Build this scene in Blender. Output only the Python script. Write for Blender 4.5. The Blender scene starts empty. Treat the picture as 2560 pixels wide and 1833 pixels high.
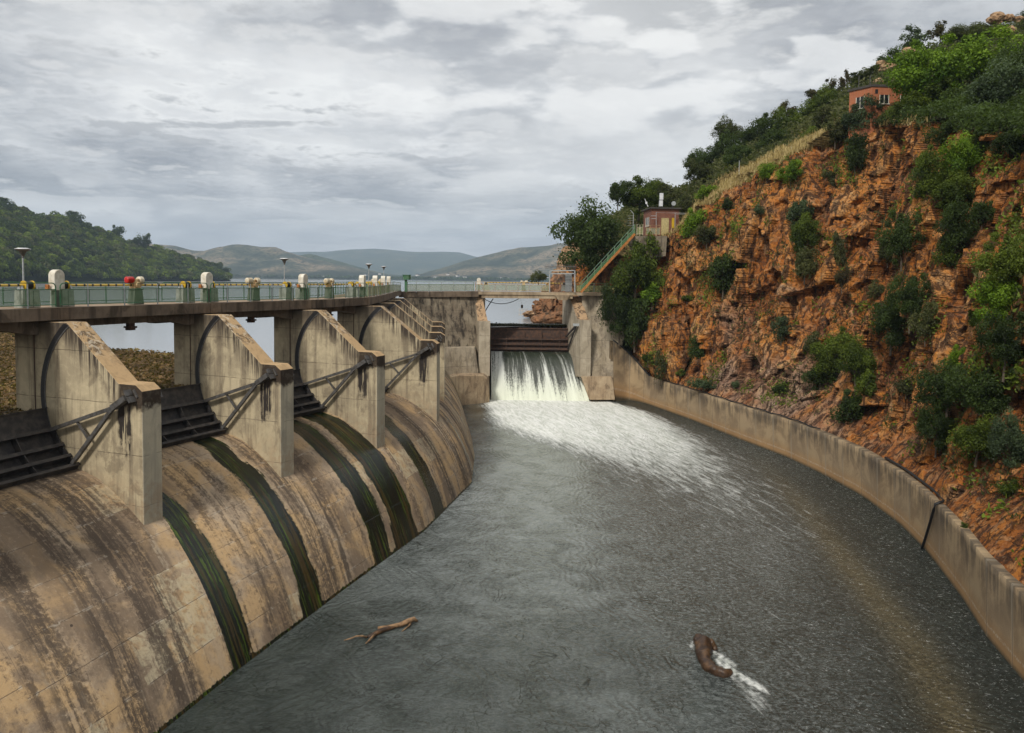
import bpy, bmesh, math, random
import numpy as np
from mathutils import Vector, Matrix
from mathutils.bvhtree import BVHTree
random.seed(7); rng = np.random.default_rng(7)
R = math.radians
scene = bpy.context.scene
COL = scene.collection

# ------------------------------------------------------------------ camera
F = 1900.0; PITCH = R(3); ROLL = R(.62); PPX = 1280.0; PPY = 699.7 + F*math.tan(PITCH)
cam_d = bpy.data.cameras.new('camera'); cam = bpy.data.objects.new('camera', cam_d); COL.objects.link(cam)
cam_d.sensor_width = 36; cam_d.lens = F/2560*36
cam_d.shift_y = (PPY-916.5)/2560
cam_d.clip_start = .1; cam_d.clip_end = 30000
cam.matrix_world = Matrix.Rotation(-PITCH, 4, 'X') @ Matrix.Rotation(R(90), 4, 'X') @ Matrix.Rotation(ROLL, 4, 'Z')
scene.camera = cam

# ------------------------------------------------------------------ light
SUN_EL, SUN_AZ = R(44), R(208)          # azimuth clockwise from +Y
w = bpy.data.worlds.new('World'); scene.world = w; w.use_nodes = True
sun_d = bpy.data.lights.new('sun', 'SUN'); sun_d.energy = 1.5; sun_d.angle = R(11); sun_d.color = (1, .95, .87)
sun = bpy.data.objects.new('sun', sun_d); COL.objects.link(sun)
sd = Vector((math.sin(SUN_AZ)*math.cos(SUN_EL), math.cos(SUN_AZ)*math.cos(SUN_EL), math.sin(SUN_EL)))
sun.rotation_euler = sd.to_track_quat('Z', 'Y').to_euler()
vs = scene.view_settings; vs.view_transform = 'Standard'; vs.look = 'None'; vs.gamma = 1; vs.exposure = 1.0

def ray(x, y):
    u, v = x-PPX, y-PPY; c, s = math.cos(ROLL), math.sin(ROLL)
    uu = u*c+v*s; vv = -u*s+v*c
    dx = uu/F; dz = -vv/F; cp, sp = math.cos(PITCH), math.sin(PITCH)
    return np.array([dx, cp+dz*sp, -sp+dz*cp])
def at(x, y, Y=None, z=None):
    r = ray(x, y); k = (Y/r[1]) if Y is not None else z/r[2]
    return r*k
def pixn(P):
    X, Y, Z = P[..., 0], P[..., 1], P[..., 2]; cp, sp = math.cos(PITCH), math.sin(PITCH)
    d = Y*cp-Z*sp; up = Y*sp+Z*cp
    uu = F*X/d; vv = -F*up/d; c, s = math.cos(ROLL), math.sin(ROLL)
    return PPX+uu*c-vv*s, PPY+uu*s+vv*c

# ------------------------------------------------------------------ node helpers
class NT:
    def __init__(self, tree): self.t = tree; self.n = tree.nodes; self.l = tree.links; self.n.clear()
    def node(self, typ, ins=None, **kw):
        nd = self.n.new(typ)
        for k, v in kw.items(): setattr(nd, k, v)
        if ins:
            for k, v in ins.items(): self.set(nd, k, v)
        return nd
    def set(self, nd, k, v):
        sk = nd.inputs[k]
        if isinstance(v, bpy.types.NodeSocket): self.l.new(v, sk)
        elif isinstance(v, bpy.types.Node): self.l.new(v.outputs[0], sk)
        else:
            if hasattr(sk, 'default_value'):
                if isinstance(v, (tuple, list)) and len(v) == 3 and len(sk.default_value) == 4: v = (*v, 1)
                sk.default_value = v
    def math(self, op, a, b=0.0, c=0.0, clamp=False):
        nd = self.node('ShaderNodeMath', {0: a, 1: b, 2: c}, operation=op); nd.use_clamp = clamp; return nd.outputs[0]
    def mix(self, f, a, b, blend='MIX'):
        nd = self.n.new('ShaderNodeMix'); nd.data_type = 'RGBA'; nd.blend_type = blend
        self.set(nd, 0, f); self.set(nd, 6, a); self.set(nd, 7, b); return nd.outputs[2]
    def vscale(self, v, s):
        return self.node('ShaderNodeVectorMath', {0: v, 1: s}, operation='MULTIPLY').outputs[0]
    def vadd(self, v, s):
        return self.node('ShaderNodeVectorMath', {0: v, 1: s}, operation='ADD').outputs[0]
    def noise(self, v, scale, detail=4, rough=.55, dist=0.0):
        return self.node('ShaderNodeTexNoise', {'Vector': v, 'Scale': scale, 'Detail': detail, 'Roughness': rough, 'Distortion': dist}).outputs[0]
    def ramp(self, f, stops, interp='LINEAR'):
        nd = self.n.new('ShaderNodeValToRGB'); self.set(nd, 0, f); cr = nd.color_ramp; cr.interpolation = interp
        while len(cr.elements) < len(stops): cr.elements.new(.5)
        for e, (p, c) in zip(cr.elements, stops):
            e.position = p; e.color = (*c, 1) if isinstance(c, (tuple, list)) else (c, c, c, 1)
        return nd.outputs[0]
    def smooth(self, f, a, b, lo=0.0, hi=1.0):
        if a > b: a, b, lo, hi = b, a, hi, lo
        nd = self.node('ShaderNodeMapRange', {'Value': f, 'From Min': a, 'From Max': b, 'To Min': lo, 'To Max': hi}); nd.interpolation_type = 'SMOOTHSTEP'
        return nd.outputs[0]
    def bump(self, h, strength=.5, dist=.05, normal=None):
        ins = {'Height': h, 'Strength': strength, 'Distance': dist}
        nd = self.node('ShaderNodeBump', ins)
        if normal is not None: self.set(nd, 'Normal', normal)
        return nd.outputs[0]
    def out(self, sh): 
        o = self.node('ShaderNodeOutputMaterial', {'Surface': sh}); return o
    def bsdf(self, col, rough=.8, normal=None, **kw):
        ins = {'Base Color': col, 'Roughness': rough}; ins.update(kw)
        nd = self.node('ShaderNodeBsdfPrincipled', ins)
        if normal is not None: self.set(nd, 'Normal', normal)
        return nd.outputs[0]
def newmat(name):
    m = bpy.data.materials.new(name); m.use_nodes = True; return m, NT(m.node_tree)

# ------------------------------------------------------------------ sky
def build_world():
    t = NT(w.node_tree)
    g = t.node('ShaderNodeTexCoord').outputs['Generated']
    sep = t.node('ShaderNodeSeparateXYZ', {0: g})
    zz = t.math('ADD', t.math('MAXIMUM', sep.outputs[2], 0.0), .13)
    px = t.math('DIVIDE', sep.outputs[0], zz); py = t.math('DIVIDE', sep.outputs[1], zz)
    cv = t.node('ShaderNodeCombineXYZ', {0: px, 1: py, 2: t.math('MULTIPLY', sep.outputs[2], 1.0)}).outputs[0]
    cv = t.vadd(cv, (3.1, 7.4, 0))
    r = t.node('ShaderNodeVectorMath', {0: t.node('ShaderNodeCombineXYZ', {0: sep.outputs[0], 1: sep.outputs[1], 2: 0.}).outputs[0]}, operation='NORMALIZE').outputs[0]
    def cl(off):
        q = t.vadd(cv, t.vscale(r, (off, off, 0)))
        big = t.noise(q, .75, 2, .5, .2); m1 = t.noise(t.vadd(q, (4.2, 1.1, 0)), 2.1, 10, .58, .1)
        return t.math('ADD', t.math('MULTIPLY', big, .5), t.math('MULTIPLY', m1, .5)), big
    d0, big = cl(0.); d1, _ = cl(.085)
    rel = t.math('SUBTRACT', d0, d1)
    base = t.ramp(t.math('ADD', d0, t.math('MULTIPLY', rel, .9)), [(.36, (.93, .93, .91)), (.43, (.74, .745, .745)), (.49, (.55, .56, .57)), (.56, (.37, .38, .40)), (.65, (.24, .25, .265))])
    lit = t.smooth(rel, .0, .06)
    base = t.mix(t.math('MULTIPLY', lit, .55), base, (.98, .97, .94))
    dk = t.smooth(rel, -.01, -.06)
    base = t.mix(t.math('MULTIPLY', dk, .6), base, (.27, .275, .29))
    glow = t.smooth(t.noise(t.vadd(cv, (7.7, 3.3, 0)), .5, 3, .5), .48, .64)
    base = t.mix(t.math('MULTIPLY', glow, .55), base, (.97, .96, .93))
    # heaped clouds with bright tops and grey feet
    p3 = t.vadd(t.vscale(g, (4.6, 4.6, 13.)), (2.3, 8.1, .4))
    mc = t.noise(p3, 1.0, 9, .52, .0); mu = t.noise(t.vadd(p3, (0, 0, .42)), 1.0, 9, .52, .0)
    reg = t.smooth(t.noise(t.vadd(t.vscale(g, (1.6, 1.6, 4.)), (9.3, 4.4, 1.1)), 1.0, 2, .5), .41, .56)
    cm = t.math('MULTIPLY', t.smooth(mc, .485, .535), reg)
    tone = t.smooth(t.math('SUBTRACT', mc, mu), -.07, .09)
    ccol = t.ramp(tone, [(.0, (.40, .41, .43)), (.4, (.58, .59, .60)), (.7, (.82, .82, .81)), (1., (1.0, .99, .96))])
    base = t.mix(t.math('MULTIPLY', cm, .6), base, ccol)
    hz = t.smooth(sep.outputs[2], .0, .14, 1, 0)
    base = t.mix(t.math('MULTIPLY', hz, .6), base, (.64, .66, .68))
    sky = t.node('ShaderNodeTexSky'); sky.sky_type = 'NISHITA'; sky.sun_disc = False
    sky.sun_elevation = SUN_EL; sky.sun_rotation = SUN_AZ
    low = t.smooth(sep.outputs[2], -.02, 0, 0, 1)
    base = t.mix(low, (.25, .25, .24), base)
    b1 = t.node('ShaderNodeBackground', {'Color': base, 'Strength': .56})
    b2 = t.node('ShaderNodeBackground', {'Color': sky.outputs[0], 'Strength': .05})
    ad = t.node('ShaderNodeMixShader', {0: .93, 1: b2.outputs[0], 2: b1.outputs[0]})
    t.node('ShaderNodeOutputWorld', {'Surface': ad.outputs[0]})
build_world()

# ------------------------------------------------------------------ materials
MAT = {}
def simple(name, col, rough=.6, metal=0.0, var=.12, scale=6, bump=0.0, col2=None, spec=.4):
    m, t = newmat(name)
    p = t.node('ShaderNodeNewGeometry').outputs['Position']
    n = t.noise(p, scale, 6, .6)
    c2 = col2 if col2 else tuple(max(0, c*(1-3*var)) for c in col)
    c = t.mix(t.smooth(n, .38, .68), col, c2)
    nm = t.bump(t.noise(p, scale*4, 4), bump, .03) if bump else None
    t.out(t.bsdf(c, rough, nm, Metallic=metal, **{'Specular IOR Level': spec}))
    MAT[name] = m; return m

def concrete(name, light, mid, dark, local=False, stain=.5, joint=2.35, pier=False, seed=0., streak=1.0, top=None):
    m, t = newmat(name)
    pos = t.node('ShaderNodeTexCoord').outputs['Object'] if local else t.node('ShaderNodeNewGeometry').outputs['Position']
    oi = t.node('ShaderNodeObjectInfo').outputs['Random']
    off = t.node('ShaderNodeCombineXYZ', {0: t.math('MULTIPLY', oi, 37.), 1: t.math('MULTIPLY', oi, 91.), 2: seed}).outputs[0]
    p = t.vadd(pos, off) if local else t.vadd(pos, (seed, 0, seed))
    sx = t.node('ShaderNodeSeparateXYZ', {0: pos}).outputs
    blot = t.noise(p, .55, 7, .62, .4)
    fine = t.noise(p, 9, 8, .7)
    mid1 = t.noise(p, 2.4, 7, .65, .6)
    st = t.noise(t.vscale(p, (1.3, 1.3, .09)), 1.6, 6, .62, .25)
    st2 = t.noise(t.vscale(p, (4.5, 4.5, .22)), 1.5, 5, .6)
    c = t.mix(t.smooth(blot, .38, .6), light, mid)
    c = t.mix(t.math('MULTIPLY', t.smooth(mid1, .5, .72), .5), c, tuple(x*1.25 for x in light))
    c = t.mix(t.math('MULTIPLY', t.smooth(st, .47, .66), stain*streak), c, dark)
    c = t.mix(t.math('MULTIPLY', t.math('MULTIPLY', t.smooth(st2, .56, .72), t.smooth(blot, .4, .6)), stain*.9), c, tuple(x*.6 for x in dark))
    c = t.mix(t.math('MULTIPLY', t.smooth(fine, .48, .75), .35), c, mid)
    bl2 = t.noise(t.vscale(t.vadd(p, (7, 3, 9)), (1, 1, .6)), .75, 8, .68, .5)
    c = t.mix(t.math('MULTIPLY', t.smooth(bl2, .53, .62), stain*.75), c, tuple(x*.9 for x in dark))
    c = t.mix(t.math('MULTIPLY', t.smooth(bl2, .44, .36), .35), c, tuple(min(1, x*1.2) for x in light))
    # pour joints
    if joint:
        zz = t.math('ADD', sx[2], t.math('MULTIPLY', t.noise(p, .8, 3), .12))
        fr = t.math('ABSOLUTE', t.math('SUBTRACT', t.math('FRACT', t.math('DIVIDE', zz, joint)), .5))
        jl = t.math('MULTIPLY', t.smooth(fr, .012, .0), t.smooth(t.noise(p, 1.7, 4), .35, .5))
        band = t.node('ShaderNodeTexWhiteNoise', {0: t.math('FLOOR', t.math('ADD', t.math('DIVIDE', zz, joint), .5))}, noise_dimensions='1D')
        if True:
            band.inputs['W'].default_value = 0
            t.l.new(t.math('FLOOR', t.math('ADD', t.math('DIVIDE', zz, joint), .5)), band.inputs['W'])
        c = t.mix(t.math('MULTIPLY', band.outputs[0], .22), c, dark)
        c = t.mix(t.math('MULTIPLY', jl, .7), c, tuple(x*.5 for x in dark))
    else: jl = 0.0
    if pier:
        x, z = sx[0], sx[2]
        nz = t.math('MULTIPLY', t.math('SUBTRACT', t.noise(p, 1.1, 5, .6), .5), 1.1)
        xx = t.math('ADD', x, nz)
        # soot under the trunnion
        a = t.math('MULTIPLY', t.smooth(t.math('ABSOLUTE', t.math('ADD', t.math('ADD', x, t.math('MULTIPLY', nz, .45)), 1.1)), .22, .5, 1, 0), t.smooth(t.math('ADD', z, t.math('MULTIPLY', nz, 3.5)), -8.6, -7.6))
        a = t.math('MULTIPLY', t.math('MULTIPLY', a, t.smooth(st2, .40, .52)), t.smooth(z, -5.5, -5.9))
        c = t.mix(t.math('MULTIPLY', a, 1.5, clamp=True), c, (.035, .028, .024))
        # dark weathered head of the step block and of the top corner
        b = t.math('MULTIPLY', t.smooth(t.math('ADD', z, t.math('MULTIPLY', nz, 1.6)), -6.3, -5.95), t.smooth(x, -1.6, -1.3))
        b = t.math('MULTIPLY', b, t.smooth(t.node('ShaderNodeSeparateXYZ', {0: t.node('ShaderNodeNewGeometry').outputs['Normal']}).outputs[2], .9, .3))
        b0_ = b
        e = t.math('MULTIPLY', t.smooth(t.math('ADD', z, nz), -3.9, -2.4), t.smooth(x, -2.8, -4.0))
        c = t.mix(t.math('MULTIPLY', e, .9), c, (.085, .065, .048))
        # dark drip line down the sloping edge
        sl = t.math('SUBTRACT', t.math('ADD', t.math('MULTIPLY', t.math('ADD', x, 1.45), -.824), -5.0), z)
        g = t.math('MULTIPLY', t.smooth(t.math('ADD', sl, t.math('MULTIPLY', nz, 1.2)), 1.7, .2), t.smooth(x, -1.3, -1.6))
        g = t.math('MULTIPLY', g, t.smooth(st2, .42, .56))
        c = t.mix(t.math('MULTIPLY', g, 1.0), c, (.06, .046, .035))
        fr_ = t.smooth(x, -.05, -.01)
        c = t.mix(t.math('MULTIPLY', fr_, .45), c, (.46, .44, .36))
        c = t.mix(t.math('MULTIPLY', b0_, t.math('ADD', .5, mid1), clamp=True), c, (.05, .036, .025))
        lw = t.math('MULTIPLY', t.smooth(t.math('ADD', z, t.math('MULTIPLY', nz, 1.5)), -8.6, -10.6), t.smooth(mid1, .4, .6))
        c = t.mix(t.math('MULTIPLY', lw, .45), c, (.30, .2, .12))
    if top:
        nz2 = t.node('ShaderNodeSeparateXYZ', {0: t.node('ShaderNodeNewGeometry').outputs['True Normal']}).outputs[2]
        tp = t.mix(t.smooth(mid1, .45, .62), top, tuple(x*.8 for x in top))
        patch = t.smooth(t.noise(p, 1.5, 7, .7, 1.0), .5, .56)
        if pier: patch = t.math('MULTIPLY', patch, t.smooth(t.math('ADD', z, t.math('MULTIPLY', nz, 2.)), -4.3, -3.3))
        tp = t.mix(t.math('MULTIPLY', patch, .8), tp, (.07, .05, .035))
        if pier: tp = t.mix(t.math('MULTIPLY', t.math('MULTIPLY', t.smooth(t.noise(t.vadd(p, (5, 5, 5)), 2.6, 7, .7, .6), .52, .58), t.smooth(z, -4.3, -3.2)), .7), tp, (.58, .5, .38))
        c = t.mix(t.smooth(nz2, .4, .6), c, tp)
    h = t.math('ADD', t.math('MULTIPLY', fine, .5), t.math('MULTIPLY', mid1, .8))
    if joint: h = t.math('SUBTRACT', h, t.math('MULTIPLY', jl, .8))
    t.out(t.bsdf(c, .88, t.bump(h, .55, .03), **{'Specular IOR Level': .25}))
    MAT[name] = m; return m

concrete('pier_concrete', (.52, .435, .285), (.38, .315, .21), (.13, .10, .07), local=True, stain=.62, pier=True, top=(.47, .32, .17))
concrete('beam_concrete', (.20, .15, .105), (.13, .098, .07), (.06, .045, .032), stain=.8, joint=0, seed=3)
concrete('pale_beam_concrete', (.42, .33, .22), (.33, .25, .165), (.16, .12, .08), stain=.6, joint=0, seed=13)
concrete('deck_top', (.35, .27, .19), (.28, .2, .13), (.14, .1, .07), joint=0, seed=5)
concrete('dark_wall_concrete', (.27, .225, .16), (.17, .135, .095), (.042, .034, .026), stain=1.0, joint=2.9, seed=8)
concrete('wing_concrete', (.38, .32, .235), (.28, .23, .16), (.12, .095, .07), stain=.6, joint=3.4, seed=21)
concrete('ledge_concrete', (.43, .33, .215), (.33, .24, .15), (.15, .105, .07), stain=.8, joint=0, seed=11)

def training_mat():
    m, t = newmat('training_concrete')
    uv = t.node('ShaderNodeUVMap').outputs[0]; s = t.node('ShaderNodeSeparateXYZ', {0: uv}).outputs
    pos = t.node('ShaderNodeNewGeometry').outputs['Position']
    blot = t.noise(pos, .45, 7, .62, .5); fine = t.noise(pos, 8, 8, .7)
    st = t.math('ADD', t.math('MULTIPLY', t.noise(t.vscale(uv, (1.1, .12, 1)), 1.5, 7, .68, .3), .7), t.math('MULTIPLY', blot, .3))
    pan = t.math('DIVIDE', s[0], 3.1)
    wn = t.node('ShaderNodeTexWhiteNoise', noise_dimensions='1D'); t.l.new(t.math('FLOOR', pan), wn.inputs['W'])
    c = t.mix(t.smooth(blot, .38, .62), (.37, .27, .155), (.25, .175, .10))
    c = t.mix(t.math('MULTIPLY', wn.outputs[0], .3), c, (.25, .2, .145))
    up = t.smooth(t.math('ADD', s[1], t.math('MULTIPLY', blot, 1.6)), 2.2, 4.2)
    c = t.mix(t.math('MULTIPLY', t.math('MULTIPLY', up, t.smooth(st, .42, .56)), .85), c, (.085, .068, .05))
    low = t.smooth(t.math('ADD', s[1], t.math('MULTIPLY', blot, .9)), 1.9, .7)
    c = t.mix(t.math('MULTIPLY', low, .7), c, (.36, .20, .08))
    c = t.mix(t.smooth(t.math('ADD', s[1], t.math('MULTIPLY', fine, .3)), .5, .1), c, (.06, .05, .03))
    scum = t.math('MULTIPLY', t.smooth(t.math('ABSOLUTE', t.math('SUBTRACT', s[1], .62)), .12, .0), t.smooth(fine, .45, .6))
    c = t.mix(t.math('MULTIPLY', scum, .5), c, (.62, .58, .48))
    fr = t.math('ABSOLUTE', t.math('SUBTRACT', t.math('FRACT', pan), .5))
    jl = t.smooth(fr, .485, .499)
    jw = t.math('MULTIPLY', t.smooth(fr, .44, .49), t.smooth(st, .45, .6))
    c = t.mix(t.math('MULTIPLY', jw, .35), c, (.52, .45, .34))
    c = t.mix(t.math('MULTIPLY', jl, .75), c, (.09, .07, .05))
    c = t.mix(t.math('MULTIPLY', t.smooth(fine, .5, .75), .3), c, (.22, .17, .12))
    h = t.math('SUBTRACT', t.math('ADD', fine, blot), t.math('MULTIPLY', jl, 1.0))
    t.out(t.bsdf(c, .88, t.bump(h, .5, .04), **{'Specular IOR Level': .25})); MAT['training_concrete'] = m
training_mat()

def ogee_mat():
    m, t = newmat('spillway_concrete')
    uv = t.node('ShaderNodeUVMap').outputs[0]; s = t.node('ShaderNodeSeparateXYZ', {0: uv}).outputs
    pos = t.node('ShaderNodeNewGeometry').outputs['Position']
    wet = t.node('ShaderNodeAttribute', attribute_name='wet').outputs['Fac']
    dk = t.node('ShaderNodeAttribute', attribute_name='dark').outputs['Fac']
    fine = t.noise(pos, 9, 8, .72); mid1 = t.noise(pos, 2.1, 8, .66, .8); blot = t.noise(t.vscale(uv, (1, .4, 1)), .5, 6, .6, .6)
    wob = t.math('MULTIPLY', t.math('SUBTRACT', mid1, .5), .16)
    uw = t.node('ShaderNodeCombineXYZ', {0: t.math('ADD', s[0], wob), 1: s[1], 2: 0.}).outputs[0]
    s0 = t.noise(t.vscale(uw, (.42, .06, 1)), 1.0, 4, .55, .3)
    s1 = t.noise(t.vscale(uw, (1.1, .06, 1)), 1.0, 6, .6, .15)
    s2 = t.noise(t.vscale(uw, (4.2, .16, 1)), 1.0, 6, .65, .15)
    s3 = t.noise(t.vscale(t.vadd(uw, (50, 0, 0)), (2.0, .1, 1)), 1.0, 7, .7, .2)
    iso = t.noise(t.vadd(pos, (4, 9, 2)), .42, 8, .62, .7)
    grain = t.noise(pos, 5.0, 9, .78, .5)
    fv = t.math('DIVIDE', t.math('ADD', s[1], t.math('MULTIPLY', wob, .5)), 1.95)
    blk = t.node('ShaderNodeTexWhiteNoise', noise_dimensions='2D')
    row = t.math('FLOOR', fv)
    fu = t.math('DIVIDE', s[0], 4.65)
    t.l.new(t.node('ShaderNodeCombineXYZ', {0: t.math('FLOOR', fu), 1: row, 2: 0.}).outputs[0], blk.inputs['Vector'])
    c = t.mix(t.smooth(iso, .38, .6), (.50, .335, .17), (.44, .34, .235))
    c = t.mix(t.math('MULTIPLY', t.math('POWER', blk.outputs[0], 2.), .25), c, (.26, .19, .125))
    mm = t.math('ADD', t.math('MULTIPLY', s0, .6), t.math('MULTIPLY', iso, .4))
    c = t.mix(t.math('MULTIPLY', t.smooth(mm, .46, .56), .78), c, (.165, .115, .075))
    m2_ = t.math('ADD', t.math('MULTIPLY', s1, .65), t.math('MULTIPLY', grain, .35))
    c = t.mix(t.math('MULTIPLY', t.smooth(m2_, .51, .585), .75), c, (.075, .052, .036))
    c = t.mix(t.math('MULTIPLY', t.math('MULTIPLY', t.smooth(s2, .52, .64), t.smooth(grain, .42, .6)), .4), c, (.12, .085, .058))
    blk2 = t.node('ShaderNodeTexWhiteNoise', noise_dimensions='2D')
    t.l.new(t.node('ShaderNodeCombineXYZ', {0: t.math('FLOOR', t.math('DIVIDE', t.math('ADD', s[0], t.math('MULTIPLY', wob, 1.4)), 2.3)), 1: t.math('ADD', row, 30.), 2: 0.}).outputs[0], blk2.inputs['Vector'])
    rp_ = t.math('MULTIPLY', t.smooth(blk2.outputs[0], .86, .9), t.smooth(mid1, .4, .56))
    c = t.mix(t.math('MULTIPLY', rp_, .65), c, (.55, .47, .31))
    pale = t.math('MULTIPLY', t.smooth(s3, .57, .66), t.smooth(mid1, .42, .58))
    c = t.mix(t.math('MULTIPLY', pale, .45), c, (.56, .47, .34))
    da = t.math('MULTIPLY', dk, t.smooth(t.math('ADD', t.math('MULTIPLY', s3, .6), t.math('ADD', t.math('MULTIPLY', grain, .45), t.math('MULTIPLY', s2, .5))), .68, .84))
    c = t.mix(t.math('MULTIPLY', da, .9, clamp=True), c, (.07, .052, .038))
    c = t.mix(t.math('MULTIPLY', t.smooth(grain, .5, .66), .38), c, (.17, .125, .085))
    c = t.mix(t.math('MULTIPLY', t.smooth(grain, .45, .34), .3), c, (.58, .47, .33))
    # scattered tie holes / pock marks
    vo = t.node('ShaderNodeTexVoronoi', {'Vector': uv, 'Scale': .7, 'Randomness': .9}); 
    pk = t.smooth(vo.outputs['Distance'], .05, .035)
    c = t.mix(t.math('MULTIPLY', pk, .8), c, (.04, .03, .025))
    fr = t.math('ABSOLUTE', t.math('SUBTRACT', t.math('FRACT', fv), .5))
    jl = t.math('MULTIPLY', t.smooth(fr, .487, .499), t.smooth(t.noise(pos, 1.3, 4), .36, .5))
    jw = t.math('MULTIPLY', t.smooth(fr, .44, .5), t.smooth(mid1, .5, .62))
    c = t.mix(t.math('MULTIPLY', jw, .5), c, (.6, .53, .42))
    c = t.mix(t.math('MULTIPLY', jl, .7), c, (.09, .065, .045))
    fr2 = t.math('ABSOLUTE', t.math('SUBTRACT', t.math('FRACT', fu), .5))
    jv = t.math('MULTIPLY', t.smooth(fr2, .4965, .4995), t.smooth(s3, .4, .55))
    c = t.mix(t.math('MULTIPLY', jv, .6), c, (.12, .09, .065))
    # wet mossy runs
    wm = t.smooth(t.math('ADD', wet, t.math('ADD', t.math('MULTIPLY', t.math('SUBTRACT', s2, .5), 1.5), t.math('MULTIPLY', t.math('SUBTRACT', grain, .5), 1.1))), .40, .62)
    mossn = t.noise(t.vscale(uw, (6, .25, 1)), 1.2, 8, .7, .3)
    moss = t.ramp(mossn, [(.40, (.004, .006, .004)), (.50, (.008, .013, .005)), (.56, (.025, .044, .005)), (.62, (.075, .115, .010)), (.74, (.11, .14, .025))])
    brn = t.math('MULTIPLY', t.smooth(t.noise(t.vscale(t.vadd(uw, (9, 3, 0)), (1.6, .08, 1)), 1.6, 3), .51, .6), .75)
    blk_ = t.smooth(t.noise(t.vscale(t.vadd(uw, (29, 3, 0)), (1.5, .08, 1)), 1.2, 4), .46, .56)
    moss = t.mix(t.math('MULTIPLY', blk_, .85), moss, (.006, .008, .006))
    moss = t.mix(brn, moss, (.055, .034, .010))
    rim = t.math('MULTIPLY', t.smooth(wm, .05, .5), t.smooth(wm, 1.0, .5))
    c = t.mix(wm, c, moss)
    c = t.mix(t.math('MULTIPLY', rim, .5), c, (.11, .10, .035))
    rough = t.math('ADD', t.math('MULTIPLY', wm, -.68), .88)
    h = t.math('SUBTRACT', t.math('ADD', t.math('MULTIPLY', fine, .6), mid1), t.math('ADD', jl, pk))
    h = t.math('ADD', h, t.math('MULTIPLY', t.math('MULTIPLY', mossn, wm), 1.5))
    t.out(t.bsdf(c, rough, t.bump(h, .5, .035), **{'Specular IOR Level': .35})); MAT['spillway_concrete'] = m
ogee_mat()

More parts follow.
